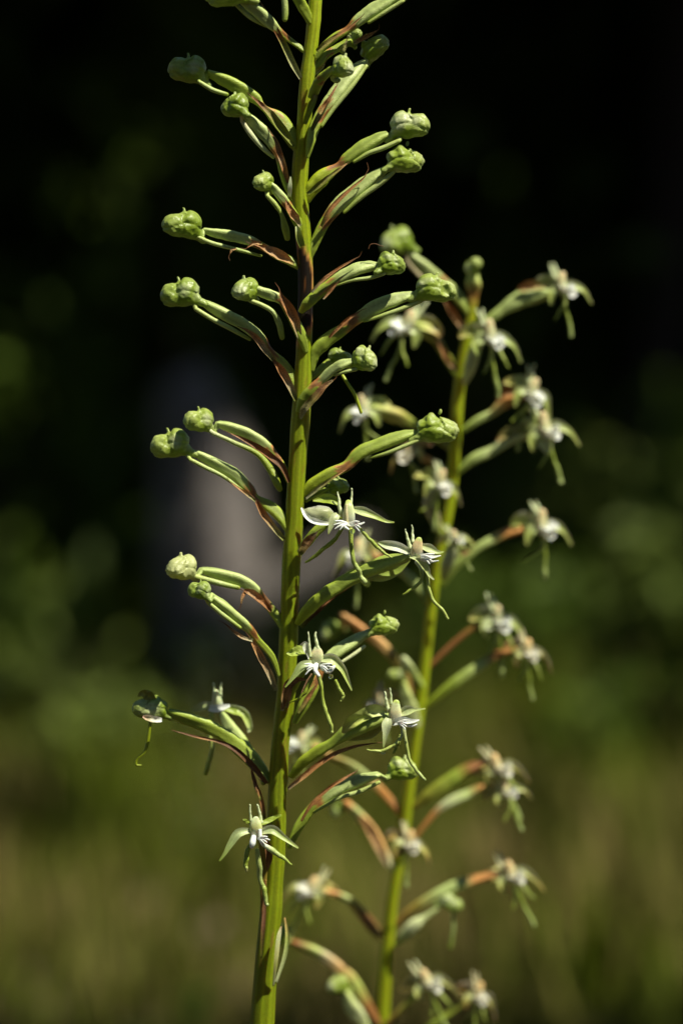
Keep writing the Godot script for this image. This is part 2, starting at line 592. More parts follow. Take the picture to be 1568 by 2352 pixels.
func materials() -> void:
	var mottle := noise_tex(0.03, Color(0.86, 0.87, 0.82), Color(1, 1, 1), 3)
	var grain := noise_tex(0.09, Color(0.2, 0.2, 0.2), Color(0.9, 0.9, 0.9), 5)
	var flecks := noise_tex(0.05, Color(0.45, 0.42, 0.40), Color(1, 1, 1), 9)
	mat("skin", 0.46, Color(0.42, 0.50, 0.08), mottle, grain, 0.016, 110.0)
	mat("bud", 0.36, Color(0.60, 0.72, 0.10), mottle, grain, 0.010, 1.6)
	mat("petal", 0.42, Color(0.52, 0.55, 0.42), mottle, grain, 0.006, 180.0)
	mat("dry", 0.66, Color(0.45, 0.25, 0.08), flecks, grain, 0.015, 160.0)
	mat("leaf", 0.55, Color(0.34, 0.42, 0.08), mottle, null, 0.0, 9.0)
	mat("grass", 0.60, Color(0.34, 0.40, 0.10), null, null, 0.0, 1.0)
	mat("bark", 0.92, Color(0, 0, 0), noise_tex(0.02, Color(0.45, 0.42, 0.40), Color(1, 1, 1), 21), grain, 0.9, 2.5)
	mat("soil", 0.95, Color(0, 0, 0), noise_tex(0.012, Color(0.35, 0.30, 0.22), Color(1, 1, 1), 33, 512, 6), grain, 1.2, 0.7)
	var wx := mat("waxy", 0.42, Color(0.20, 0.22, 0.14), mottle, grain, 0.006, 180.0)
	wx.subsurf_scatter_enabled = true
	wx.subsurf_scatter_strength = 0.12
	var ms := mat("stem", 0.5, Color(0.42, 0.52, 0.06), mottle, grain, 0.016, 110.0)
	ms.subsurf_scatter_enabled = true
	ms.subsurf_scatter_strength = 0.16
	ms.metallic_specular = 0.35
	var b2 := mat("pale_bud", 0.40, Color(0.66, 0.74, 0.20), mottle, grain, 0.012, 1.3)
	b2.albedo_color = Color(1.0, 1.0, 0.97)
	var b3 := mat("cream_bud", 0.40, Color(0.8, 0.8, 0.4), mottle, grain, 0.012, 1.3)
	b3.vertex_color_use_as_albedo = false
	b3.albedo_color = Color(0.80, 0.83, 0.58)
	mats.petal.subsurf_scatter_enabled = true
	mats.petal.subsurf_scatter_strength = 0.15
	mats.bud.albedo_color = Color(0.93, 0.95, 0.86)
	var me := mat("membrane", 0.30, Color(0, 0, 0), null, grain, 0.006, 180.0)
	me.transparency = BaseMaterial3D.TRANSPARENCY_ALPHA
	me.albedo_color = Color(1, 1, 1, 0.32)
	mats.grass.metallic_specular = 0.15
	mats.leaf.metallic_specular = 0.22
	mats.soil.metallic_specular = 0.15
	var d := StandardMaterial3D.new()
	d.resource_name = "drop"
	d.albedo_color = Color(0.95, 1.0, 0.95, 0.0)
	d.transparency = BaseMaterial3D.TRANSPARENCY_ALPHA
	d.refraction_enabled = true
	d.refraction_scale = 0.033
	d.roughness = 0.0
	mats.drop = d


# ---------------------------------------------------------------- the front plant
func front_plant() -> void:
	depth = [0.003, -0.022]
	org = Vector3.ZERO
	var foot := at(545.0, 2352.0, 0.0)
	foot.y = 0.0
	org = foot
	var pl := thing("orchid_plant", foot)
	tag(pl, "sharp green orchid spike with fat round buds, nearest the viewer", "orchid", "orchid spikes in the meadow")
	# stem
	var pts := [[726, -120, 27], [724, 0, 29], [720, 55, 31], [713, 115, 31], [705, 185, 34], [697, 290, 33], [690, 372, 36], [689, 450, 37], [697, 560, 36], [702, 640, 35], [700, 720, 35], [698, 800, 37], [694, 900, 41], [687, 1000, 43], [680, 1100, 40], [675, 1200, 41], [669, 1300, 42], [665, 1400, 42], [661, 1500, 44], [656, 1600, 43], [645, 1700, 41], [639, 1800, 43], [635, 1900, 44], [630, 2000, 46], [622, 2100, 50], [613, 2200, 52], [602, 2352, 54], [590, 2500, 58]]
	var line := curve(pts, 150)
	var lp: PackedVector3Array = line[0]
	var lw: PackedFloat32Array = line[1]
	var low := smooth_line([lp[-1], Vector3(-0.004, 0.28, 0.004), Vector3(0, 0.12, 0.0), Vector3(0, -0.02, 0)], [lw[-1], 0.008, 0.0095, 0.011], 40)
	lp.append_array((low[0] as PackedVector3Array).slice(1))
	lw.append_array((low[1] as PackedFloat32Array).slice(1))
	var b := Mb.new()
	tube(b, [lp, lw], [[0.0, STEM_L], [0.2, STEM], [1.0, STEM.lerp(Color(0.10, 0.15, 0.01), 0.5)]], {"sides": 28, "lobes": 9, "amp": 0.030, "twist": 1.2, "rough": 0.09, "mottle": 0.2})
	var dead := at(690, 668, 3.0)
	for k in b.v.size():
		var q := b.v[k] - dead
		var e := Vector2((q.x + q.y * 0.05) / 0.0030, q.y / 0.0112).length() + 0.35 * wobble.get_noise_3d(b.v[k].x * 2500.0, b.v[k].y * 900.0, 1.0)
		if e < 1.45:
			b.c[k] = b.c[k].lerp(RUST.lerp(DARK, clampf((1.32 - e) * 6.0, 0.0, 1.0)), clampf((1.45 - e) * 6.0, 0.0, 1.0))
		var sp := wobble.get_noise_3d(b.v[k].x * 4000.0, b.v[k].y * 700.0, b.v[k].z * 4000.0)
		if sp > 0.48:
			b.c[k] = b.c[k].lerp(BROWN, 0.5)
	part("stem", b, mats.stem, pl)
	for e in 4:      # leaves low on the stem
		var a := e * 1.9 + 0.6
		var out := Vector3(cos(a), 0, sin(a))
		var lf := Mb.new()
		var y0 := 0.05 + e * 0.045
		blade(lf, smooth_line([Vector3(0, y0, 0) + out * 0.003, Vector3(0, y0 + 0.06, 0) + out * 0.035, Vector3(0, y0 + 0.07, 0) + out * 0.10, Vector3(0, y0 + 0.03, 0) + out * 0.16], [0.010, 0.030, 0.034, 0.003], 16), PED, {"face": Vector3.UP, "cup": 0.4, "thick": 0.0006})
		part("leaf", lf, mats.leaf, pl)

	var dim := [[0.0, PED.lerp(STEM, 0.5)], [1.0, PED]]
	var s: MeshInstance3D
	# left and right florets from the top downwards
	s = floret(pl, {"stalk": [[704, 122, 12], [684, 106, 12], [664, 92, 13], [640, 72, 16, 2], [618, 50, 25, 3], [588, 22, 27, 4], [556, -4, 23, 5]], "bract": [[690, 180, 12, 2], [676, 156, 17, 3], [656, 112, 17, 3], [640, 82, 15, 3], [626, 56, 13, 3], [613, 32, 9, 3], [600, 8, 2, 2]], "bcol": [[0.0, PALE], [0.4, PED], [0.5, BROWN], [0.7, RUST], [1.0, BROWN]], "spur": [[538, 6, 9, 3], [574, 38, 12, 3], [612, 60, 8, 2]], "bud": [520, -20, 104, -1, -10, 8, 0, 7]})
	s = floret(pl, {"stalk": [[712, 52, 16, 1], [702, 30, 22, 2], [688, 2, 24, 3], [670, -40, 24, 4]], "col": dim, "spur": [[646, -62, 9, 6], [651, -20, 13, 7], [655, 20, 15, 7], [654, 46, 12, 7]], "bud": [640, -90, 85, -1, 10, 30, 2, 6]})
	s = floret(pl, {"stalk": [[722, 132, 14], [744, 106, 17], [772, 84, 18], [800, 68, 16], [824, 48, 27], [856, 26, 32], [890, 6, 30], [920, -14, 22]], "bract": [[728, 118, 10, 2], [762, 92, 14, 2], [800, 66, 8, 2], [826, 42, 3, 2]], "spur": [[925, 2, 9, 2], [890, 24, 10, 2], [846, 52, 8, 2]], "bud": [962, -36, 90, 1, 12, 0, 3, 0]})
	s = floret(pl, {"stalk": [[724, 158, 14, -2], [748, 128, 18, -3], [778, 110, 18, -4], [800, 96, 18, -5]], "col": dim, "bract": [[812, 100, 12, -4], [830, 92, 13, -4], [848, 82, 9, -4], [864, 71, 3, -4]], "bcol": [[0.0, PALE], [0.3, RUST], [0.7, ORANGE], [1.0, BROWN]], "bud": [815, 84, 40, 1, 60, 30, 0, -6]})
	s = floret(pl, {"stalk": [[716, 222, 20, 4], [732, 188, 22, 7], [752, 168, 19, 9], [770, 158, 17, 11]], "col": dim, "bract": [[[724, 170, 10, 4], [738, 158, 11, 6], [745, 146, 3, 7]], [[784, 122, 16, 12], [792, 108, 12, 12], [796, 93, 3, 12]]], "bcol": [[0.0, LIME], [0.6, LIME], [1.0, PALE]], "spur": [[762, 178, 12, 9], [772, 184, 15, 9], [778, 184, 11, 9]], "bud": [789, 154, 68, 1, -8, 55, 2, 13]})
	s = floret(pl, {"stalk": [[706, 362, 8, 3], [711, 330, 19, 3], [721, 295, 24, 2], [738, 262, 24, 1], [764, 226, 30, 0], [796, 186, 33, -2], [824, 156, 26, -4], [840, 140, 14, -5]], "col": [[0.0, PED], [0.35, PED], [0.5, OVARY], [0.75, OVARY.lerp(PALE, 0.35)], [1.0, OVARY]], "bract": [[716, 300, 8, 5], [730, 270, 12, 5], [744, 246, 11, 4], [758, 224, 8, 4], [772, 198, 4, 3]], "spur": [[842, 150, 8, 0], [806, 200, 11, 2], [764, 252, 10, 3], [738, 290, 8, 4]], "bud": [860, 108, 72, 1, 38, 25, 3, -5]})
	blade_part("bract", [[700, 285, 10, 5], [708, 258, 19, 6], [720, 232, 16, 6], [730, 206, 4, 5]], [[0.0, STEM], [0.6, STEM], [1.0, BROWN]], mats.skin, pl, {"cup": 0.7})
	s = floret(pl, {"stalk": [[684, 345, 18], [668, 318, 34], [640, 278, 36], [606, 248, 14, 0], [586, 226, 25, -1], [548, 200, 29, -1], [510, 180, 27, -1], [474, 165, 15, -1]], "col": dim, "bract": [[676, 336, 10, 3], [650, 304, 22, 4], [622, 264, 18, 4], [598, 240, 12, 3], [578, 222, 4, 3]], "bcol": [[0.0, PED], [0.55, PED], [0.7, BROWN], [1.0, RUST]], "spur": [[458, 188, 9, 2], [488, 206, 11, 2], [522, 217, 9, 1]], "bud": [430, 160, 88, -1, 8, 5, 0, -1]})
	s = floret(pl, {"stalk": [[676, 466, 10], [662, 436, 17], [648, 394, 17], [640, 356, 18], [624, 326, 26], [600, 298, 28], [574, 272, 22], [562, 262, 13]], "bract": [[662, 420, 8, 2], [652, 386, 15, 3], [642, 354, 15, 3], [634, 326, 10, 3], [622, 306, 3, 2]], "bcol": [[0.0, BROWN], [0.25, RUST], [0.4, CREAM], [0.5, RUST], [0.8, ORANGE], [1.0, RUST]], "spur": [[556, 278, 9, 2], [576, 308, 13, 2], [604, 340, 12, 2], [628, 362, 7, 1]], "scol": [[0.0, CREAM], [0.4, PALE], [1.0, OVARY]], "bud": [538, 244, 72, -1, 6, -35, 2, 2]})
	blade_part("bract", [[664, 452, 9, 5], [666, 428, 10, 6], [667, 406, 3, 6]], PALE, mats.petal, pl, {})
	s = floret(pl, {"stalk": [[690, 528, 18, 1], [678, 504, 22, 3], [664, 478, 19, 4], [648, 454, 20, 5], [630, 432, 18, 5], [618, 420, 12, 5]], "bract": [[690, 520, 10, 4], [676, 500, 20, 6], [666, 484, 20, 7], [660, 470, 12, 7], [656, 460, 3, 7]], "bcol": [[0.0, PALE], [0.3, ORANGE], [0.5, RUST], [1.0, BROWN]], "spur": [[614, 450, 10, 6], [634, 472, 12, 6], [648, 496, 10, 6], [655, 524, 18, 5], [660, 548, 13, 4]], "scol": [[0.0, LIME], [0.5, PED], [1.0, PED]], "bud": [604, 418, 64, -1, 4, 62, 1, 6]})
	blade_part("bract", [[694, 566, 14, 4], [688, 548, 18, 5], [684, 532, 14, 6], [680, 520, 4, 6]], [[0.0, PED], [0.5, LIME], [1.0, PALE]], mats.skin, pl, {"cup": 0.9})
	s = floret(pl, {"stalk": [[700, 462, 20], [716, 432, 32], [742, 406, 34], [778, 382, 17], [800, 362, 26], [836, 338, 30], [870, 318, 25], [892, 308, 15]], "col": [[0.0, STEM_L], [0.4, PED.lerp(STEM_L, 0.6)], [0.5, PED], [1.0, OVARY.lerp(PED, 0.4)]], "bract": [[706, 446, 10, 3], [736, 424, 14, 4], [768, 398, 10, 4], [796, 376, 3, 3]], "bcol": [[0.0, PED], [0.7, PED], [0.9, ORANGE], [1.0, RUST]], "spur": [[918, 322, 10, 2], [884, 338, 12, 2], [846, 352, 11, 2], [812, 372, 7, 2]], "bud": [941, 287, 92, 1, 6, 5, 0, 0]})
	s = floret(pl, {"stalk": [[707, 600, 10], [716, 572, 20], [732, 536, 22], [748, 508, 24], [776, 474, 31], [816, 440, 33], [856, 410, 29], [884, 390, 16]], "bract": [[738, 520, 8, 3], [752, 492, 11, 4], [776, 462, 11, 4], [806, 434, 9, 4], [834, 410, 4, 4], [843, 394, 1, 4]], "bcol": [[0.0, PED], [0.25, RUST], [0.8, RUST], [1.0, BROWN]], "spur": [[902, 396, 10, 2], [874, 420, 13, 2], [830, 452, 12, 2], [790, 488, 8, 2]], "bud": [931, 367, 88, 1, 0, -25, 3, 0]})
	s = floret(pl, {"stalk": [[690, 618, 10], [672, 604, 20], [640, 588, 22], [604, 568, 17], [572, 552, 22], [530, 541, 24], [492, 534, 20], [466, 528, 12]], "bract": [[[676, 608, 10, 3], [656, 597, 22, 4], [628, 581, 24, 4], [600, 567, 15, 4], [578, 560, 4, 4]], [[602, 560, 8, 5], [584, 560, 9, 5], [568, 569, 4, 5]], [[545, 572, 3, 3], [534, 574, 7, 3], [529, 582, 2, 3]]], "bcol": [[0.0, PED], [0.2, ORANGE], [0.6, ORANGE.lerp(CREAM, 0.3)], [0.8, RUST], [1.0, BROWN]], "spur": [[448, 541, 9, 2], [486, 558, 10, 2], [540, 572, 9, 2], [600, 588, 6, 1]], "bud": [419, 515, 92, -1, 10, 15, 1, 2]})
	s = floret(pl, {"stalk": [[684, 925, 10], [672, 872, 22], [648, 836, 22], [618, 806, 17], [594, 772, 23], [556, 742, 26], [508, 716, 27], [466, 694, 15]], "bract": [[[680, 920, 10, 3], [664, 884, 18, 4], [646, 852, 18, 4], [628, 828, 8, 4]], [[632, 834, 8, 4], [612, 808, 15, 4], [590, 780, 16, 4], [568, 760, 8, 4], [552, 752, 2, 4]]], "bcol": [[0.0, PED], [0.35, CREAM], [0.5, ORANGE], [0.8, RUST], [1.0, BROWN]], "spur": [[450, 710, 11, 2], [486, 732, 11, 2], [532, 756, 11, 2], [574, 780, 7, 2]], "bud": [414, 674, 92, -1, -4, -10, 0, 0]})
	s = floret(pl, {"stalk": [[702, 808, 12, 2], [690, 770, 24, 4], [670, 728, 22, 5], [648, 690, 20, 6], [618, 676, 24, 6], [592, 666, 22, 6], [578, 660, 12, 6]], "bract": [[688, 775, 12, 5], [676, 736, 25, 7], [660, 704, 22, 8], [648, 684, 12, 8], [642, 668, 2, 8]], "bcol": [[0.0, PALE], [0.25, ORANGE], [0.5, RUST], [1.0, BROWN]], "spur": [[574, 690, 10, 7], [604, 702, 11, 7], [628, 718, 11, 7], [642, 746, 15, 6], [648, 776, 12, 5]], "bud": [562, 666, 72, -1, 2, 50, 2, 7]})
	s = floret(pl, {"stalk": [[690, 716, 12, 5], [706, 696, 24, 6], [730, 674, 24, 6], [758, 652, 21, 6], [784, 636, 26, 6], [818, 620, 28, 6], [850, 612, 24, 5], [868, 610, 14, 5]], "bract": [[[716, 672, 8, 8], [740, 646, 10, 9], [768, 624, 9, 9], [796, 606, 6, 9], [820, 592, 2, 9]], [[742, 688, 4, 8], [760, 668, 8, 8], [775, 650, 3, 8]]], "bcol": [[0.0, PALE], [0.25, ORANGE], [0.5, RUST], [1.0, BROWN]], "spur": [[882, 628, 9, 7], [850, 638, 9, 7], [808, 644, 8, 7], [770, 656, 6, 7]], "bud": [900, 606, 72, 1, 2, -28, 2, 5]})
	tube_part("bract_thread", [[846, 572, 2, 8], [850, 562, 2, 8], [862, 560, 2, 8], [872, 564, 2, 8], [880, 566, 1.5, 8]], BROWN, mats.dry, pl, {"sides": 5})
	s = floret(pl, {"stalk": [[716, 852, 10], [722, 812, 26], [746, 784, 31], [784, 758, 26], [820, 732, 25], [860, 708, 31], [906, 690, 30], [940, 680, 20], [952, 676, 12]], "bract": [[756, 776, 6, 3], [780, 752, 10, 4], [802, 732, 9, 4], [826, 715, 3, 4]], "bcol": [[0.0, ORANGE], [0.5, RUST], [1.0, BROWN]], "spur": [[968, 690, 10, 2], [926, 708, 11, 2], [880, 724, 10, 2], [836, 738, 6, 2]], "bud": [1000, 662, 94, 1, -2, 0, 1, 2]})
	s = floret(pl, {"stalk": [[684, 944, 12, 4], [696, 918, 24, 5], [716, 894, 22, 6], [738, 874, 19, 6], [762, 852, 22, 7], [786, 838, 22, 8], [810, 830, 14, 8]], "bract": [[690, 962, 6, 6], [702, 938, 18, 8], [724, 914, 23, 9], [744, 890, 18, 9], [764, 874, 5, 9]], "bcol": [[0.0, PALE], [0.45, PED.lerp(ORANGE, 0.3)], [0.65, BROWN], [0.8, ORANGE], [1.0, PALE]], "spur": [[818, 848, 9, 9], [794, 854, 8, 9], [768, 862, 6, 8]], "bud": [839, 827, 70, 1, -14, 30, 2, 9]})
	s = floret(pl, {"stalk": [[712, 868, 12, -4], [736, 848, 16, -6], [760, 830, 16, -8], [775, 822, 12, -9]], "col": dim, "spur": [[786, 862, 8, 2], [800, 884, 8, 3], [814, 906, 8, 4], [824, 932, 8, 4], [829, 948, 7, 4]], "scol": STEM_L, "bud": [780, 820, 58, 1, 0, 20, 1, -8]})
	s = floret(pl, {"stalk": [[676, 1132, 10], [664, 1104, 16], [650, 1076, 17], [632, 1048, 18], [608, 1022, 23], [574, 998, 25], [534, 982, 25], [500, 973, 15]], "bract": [[664, 1108, 8, 3], [648, 1074, 16, 4], [622, 1050, 17, 4], [588, 1026, 13, 4], [556, 1008, 8, 4], [530, 996, 2, 4]], "bcol": [[0.0, BROWN], [0.3, DARK.lerp(BROWN, 0.6)], [0.5, RUST], [0.7, BROWN], [1.0, RUST]], "spur": [[488, 994, 10, 2], [536, 1016, 11, 2], [590, 1042, 13, 1], [622, 1080, 18, 1], [636, 1110, 18, 2], [643, 1124, 13, 2]], "scol": [[0.0, PALE], [0.4, PED], [1.0, STEM]], "bud": [456, 966, 76, -1, 4, 35, 0, 3]})
	s = floret(pl, {"stalk": [[664, 1226, 12], [648, 1194, 25], [618, 1164, 25], [588, 1144, 15], [570, 1120, 23], [538, 1088, 26], [496, 1064, 25], [462, 1046, 20], [444, 1038, 12]], "bract": [[[652, 1240, 10, 2], [628, 1212, 15, 3], [604, 1180, 16, 3], [588, 1152, 9, 3]], [[588, 1152, 6, 3], [562, 1132, 9, 3], [532, 1110, 3, 3]]], "bcol": [[0.0, PED], [0.3, CREAM.lerp(LIME, 0.4)], [0.6, ORANGE], [0.85, RUST], [1.0, BROWN]], "spur": [[438, 1056, 9, 2], [472, 1074, 10, 2], [512, 1094, 9, 2], [556, 1126, 7, 2]], "bud": [391, 1021, 92, -1, -6, 0, 0, 0]})
	s = floret(pl, {"stalk": [[694, 1138, 12], [716, 1112, 24], [756, 1088, 25], [796, 1070, 23], [826, 1042, 29], [872, 1022, 30], [920, 1005, 29], [954, 994, 14]], "col": [[0.0, STEM_L], [0.4, PED], [0.5, PED], [1.0, PED.lerp(OVARY, 0.4)]], "bract": [[702, 1146, 6, 2], [734, 1120, 12, 3], [768, 1096, 8, 3], [796, 1078, 3, 3]], "bcol": [[0.0, PALE], [0.6, PED], [0.8, ORANGE], [1.0, RUST]], "spur": [[968, 1008, 9, 2], [930, 1024, 10, 2], [890, 1040, 9, 2], [850, 1052, 5, 1]], "bud": [1005, 985, 96, 1, -2, -8, 3, 0]})
	s = floret(pl, {"stalk": [[700, 1150, 10, -3], [728, 1134, 14, -4], [760, 1122, 14, -4]], "col": dim, "bud": [777, 1116, 56, 1, 10, -20, 2, -5]})
	s = floret(pl, {"stalk": [[664, 1474, 10], [652, 1444, 18], [632, 1412, 20], [606, 1378, 18], [584, 1352, 22], [552, 1332, 27], [506, 1318, 26], [464, 1310, 16]], "bract": [[[622, 1404, 8, 3], [602, 1382, 18, 4], [578, 1364, 20, 4], [560, 1356, 8, 4]], [[566, 1358, 8, 4], [558, 1370, 8, 5], [554, 1386, 3, 5]]], "bcol": [[0.0, BROWN], [0.4, RUST], [0.6, CREAM.lerp(RUST, 0.5)], [1.0, ORANGE]], "spur": [[462, 1328, 13, 2], [506, 1340, 13, 2], [548, 1350, 10, 1]], "cream": true, "bud": [416, 1303, 82, -1, 6, 42, 2, 5]})
	s = floret(pl, {"stalk": [[640, 1552, 8, 3], [624, 1508, 14, 5], [592, 1470, 14, 7], [572, 1444, 20, 8], [544, 1420, 28, 9], [512, 1392, 27, 11], [486, 1370, 16, 12]], "bract": [[[634, 1586, 10, 4], [618, 1546, 18, 6], [594, 1500, 17, 9], [577, 1470, 9, 9]], [[580, 1472, 8, 9], [552, 1462, 10, 10], [518, 1434, 3, 11]]], "bcol": [[0.0, PALE], [0.4, CREAM], [0.7, ORANGE], [1.0, RUST]], "spur": [[478, 1384, 9, 13], [512, 1412, 11, 12], [552, 1442, 8, 11]], "bud": [458, 1356, 58, -1, 10, -30, 0, 14]})
	s = floret(pl, {"stalk": [[676, 1660, 12, 2], [696, 1620, 25, 2], [718, 1582, 23, 2], [740, 1530, 20, 1], [772, 1500, 28, 0], [812, 1474, 28, -2], [848, 1452, 16, -4]], "bract": [[684, 1640, 8, 4], [706, 1606, 12, 4], [726, 1574, 4, 4]], "spur": [[838, 1484, 8, 0], [808, 1506, 9, 1], [776, 1526, 7, 2]], "scol": PALE, "bud": [882, 1435, 70, 1, 4, -20, 3, -5]})
	s = floret(pl, {"stalk": [[664, 1946, 14], [682, 1904, 22], [708, 1866, 22], [738, 1838, 24], [776, 1812, 28], [824, 1794, 27], [868, 1780, 15]], "bract": [[692, 1886, 6, 4], [716, 1848, 10, 5], [752, 1814, 10, 5], [788, 1790, 8, 5], [814, 1774, 2, 4]], "bcol": [[0.0, RUST], [0.7, RUST], [1.0, BROWN]], "spur": [[872, 1796, 8, 2], [826, 1818, 11, 2], [776, 1834, 10, 2], [720, 1866, 7, 2]], "bud": [926, 1766, 76, 1, 0, -20, 2, -7]})
	open_front(pl)


# the open flowers of the front spike, petal by petal
func open_front(pl: Node3D) -> void:
	var s: MeshInstance3D
	# white-lipped flower with a glassy sepal by the stem
	s = floret(pl, {"stalk": [[688, 1268, 14, 4], [706, 1244, 22, 5], [730, 1218, 22, 5], [760, 1196, 22, 5], [784, 1188, 14, 6]], "col": PED, "bract": [[690, 1274, 10, 6], [700, 1256, 22, 7], [714, 1238, 20, 7], [728, 1222, 4, 7]], "bcol": [[0.0, PED], [0.45, ORANGE], [0.7, BROWN], [1.0, PALE]]})
	blade_part("sepal", [[780, 1190, 8, 8], [754, 1182, 34, 10], [724, 1178, 38, 10], [704, 1174, 24, 9], [696, 1170, 4, 8]], [[0.0, LIME], [0.5, PALE], [1.0, PALE]], mats.membrane, s, {"cup": -0.7, "edge": Color(0.8, 0.82, 0.76, 0.8), "across": 11, "ruffle": 0.25})
	blade_part("sepal", [[772, 1202, 4, 9], [750, 1203, 9, 11], [722, 1198, 15, 11], [702, 1184, 11, 10], [692, 1166, 4, 9]], [[0.0, PALE], [0.4, WHITE], [1.0, WHITE]], mats.petal, s, {"cup": 0.6, "ruffle": 0.3})
	blade_part("sepal", [[782, 1158, 14, 7], [762, 1148, 24, 7], [742, 1146, 22, 6], [718, 1150, 4, 6]], PED, mats.skin, s, {"cup": 0.7})
	tube_part("column", [[800, 1208, 26, 10], [801, 1186, 26, 11], [801, 1164, 19, 11], [800, 1152, 12, 10]], [[0.0, WHITE], [0.5, PALE], [1.0, LIME]], mats.waxy, s, {"flat": 0.7, "lobes": 2, "amp": 0.14})
	tube_part("anther", [[797, 1202, 9, 12.2], [795, 1180, 8, 12.6], [796, 1160, 6, 12]], CREAM, mats.waxy, s, {"sides": 8})
	tube_part("petal", [[784, 1186, 11, 9], [779, 1160, 8, 9], [775, 1130, 3, 8]], PALE, mats.waxy, s, {"sides": 8})
	tube_part("petal", [[806, 1160, 6, 9], [807, 1142, 5, 8], [808, 1122, 4, 8]], PALE, mats.waxy, s, {"sides": 8})
	blade_part("sepal", [[812, 1170, 14, 10], [834, 1175, 23, 11], [862, 1186, 15, 11], [886, 1197, 8, 10], [905, 1200, 3, 10]], [[0.0, PALE], [0.5, LIME], [1.0, PED]], mats.petal, s, {"cup": 0.6})
	blade_part("sepal", [[776, 1182, 12, 12], [768, 1190, 22, 13], [760, 1208, 13, 13], [754, 1227, 3, 13]], [[0.0, PALE], [0.6, PALE], [1.0, LIME]], mats.petal, s, {"cup": 0.5})
	blade_part("lip", [[788, 1204, 16, 12], [806, 1206, 18, 14], [822, 1206, 10, 14], [837, 1200, 4, 14]], WHITE, mats.petal, s, {"cup": 0.7, "face": Vector3(0, 0.8, 0.6)})
	tube_part("lip", [[790, 1200, 10, 12], [792, 1210, 9, 14], [800, 1216, 5, 15]], WHITE, mats.waxy, s, {"sides": 8})
	tube_part("lip_lobe", [[788, 1210, 10, 9], [766, 1242, 12, 8], [734, 1268, 11, 6], [702, 1292, 5, 4]], [[0.0, LIME], [0.3, PED], [1.0, PED]], mats.skin, s, {"sides": 9})
	tube_part("lip_lobe", [[824, 1212, 9, 10], [842, 1232, 10, 10], [866, 1256, 10, 10], [898, 1280, 4, 10]], [[0.0, LIME], [0.5, PED], [1.0, LIME]], mats.skin, s, {"sides": 9})
	tube_part("spur", [[806, 1214, 11, 11], [806, 1246, 11, 11], [811, 1284, 10, 11], [824, 1312, 10, 11], [836, 1338, 12, 11]], [[0.0, LIME], [0.3, PED], [1.0, OVARY]], mats.skin, s, {"sides": 10})
	fringe(s, 806, 1202, 13, 1)
	fringe(s, 796, 1202, 13, -1)
	# the flower held out to the right
	s = floret(pl, {"stalk": [[682, 1432, 14, 2], [706, 1400, 27, 3], [742, 1368, 28, 4], [784, 1342, 32, 4], [830, 1318, 33, 5], [884, 1296, 36, 6], [934, 1280, 22, 7]], "col": [[0.0, STEM_L], [0.4, PED], [1.0, PED.lerp(OVARY, 0.3)]], "bract": [[692, 1442, 10, 0], [722, 1412, 12, 0], [760, 1378, 9, 0], [798, 1352, 3, 1]], "bcol": [[0.0, PED], [0.3, BROWN], [1.0, RUST]]})
	blade_part("sepal", [[938, 1284, 14, 4], [906, 1308, 36, 3], [876, 1322, 34, 3], [846, 1332, 5, 3]], PED.lerp(LIME, 0.4), mats.petal, s, {"cup": 0.6})
	blade_part("sepal", [[942, 1270, 14, 8], [916, 1258, 24, 9], [888, 1252, 22, 9], [868, 1246, 4, 8]], [[0.0, PALE], [0.4, WHITE.lerp(PALE, 0.5)], [1.0, PED]], mats.petal, s, {"cup": 0.8, "edge": Color(0.75, 0.78, 0.7, 0.7)})
	tube_part("column", [[958, 1280, 26, 9], [957, 1262, 25, 10], [960, 1246, 19, 10], [962, 1238, 12, 10]], [[0.0, WHITE], [0.35, CREAM], [0.7, CREAM.lerp(ORANGE, 0.35)], [1.0, LIME]], mats.waxy, s, {"flat": 0.75, "lobes": 2, "amp": 0.14})
	tube_part("petal", [[942, 1260, 12, 8], [936, 1238, 7, 8], [930, 1216, 3, 8]], PALE, mats.waxy, s, {"sides": 8})
	tube_part("petal", [[948, 1246, 8, 8], [947, 1226, 6, 7], [945, 1206, 3, 7]], PALE, mats.waxy, s, {"sides": 8})
	blade_part("sepal", [[968, 1254, 12, 9], [986, 1260, 22, 10], [1004, 1268, 10, 10], [1018, 1268, 3, 10]], [[0.0, PALE], [1.0, LIME]], mats.petal, s, {"cup": 0.6})
	blade_part("lip", [[960, 1278, 16, 11], [980, 1280, 18, 13], [996, 1280, 9, 13], [1012, 1276, 3, 13]], WHITE, mats.petal, s, {"cup": 0.7, "face": Vector3(0, 0.7, 0.7)})
	tube_part("lip", [[966, 1284, 9, 12], [986, 1290, 6, 13], [1006, 1288, 3, 14]], WHITE, mats.waxy, s, {"sides": 8})
	blade_part("sepal", [[944, 1276, 14, 10], [962, 1284, 18, 12], [978, 1304, 16, 13], [985, 1320, 8, 13], [996, 1332, 3, 13]], [[0.0, PALE], [0.5, LIME], [1.0, PALE]], mats.petal, s, {"cup": 0.6})
	tube_part("lip_lobe", [[956, 1290, 12, 10], [966, 1310, 11, 11], [966, 1334, 9, 11], [946, 1352, 8, 11], [925, 1366, 4, 11]], [[0.0, WHITE], [0.3, LIME], [1.0, PED]], mats.skin, s, {"sides": 9})
	tube_part("spur", [[982, 1318, 8, 12], [984, 1352, 8, 12], [996, 1382, 8, 12], [1016, 1404, 7, 12], [1028, 1420, 6, 12]], [[0.0, LIME], [1.0, LIME]], mats.skin, s, {"sides": 9})
	fringe(s, 968, 1278, 12, 1)
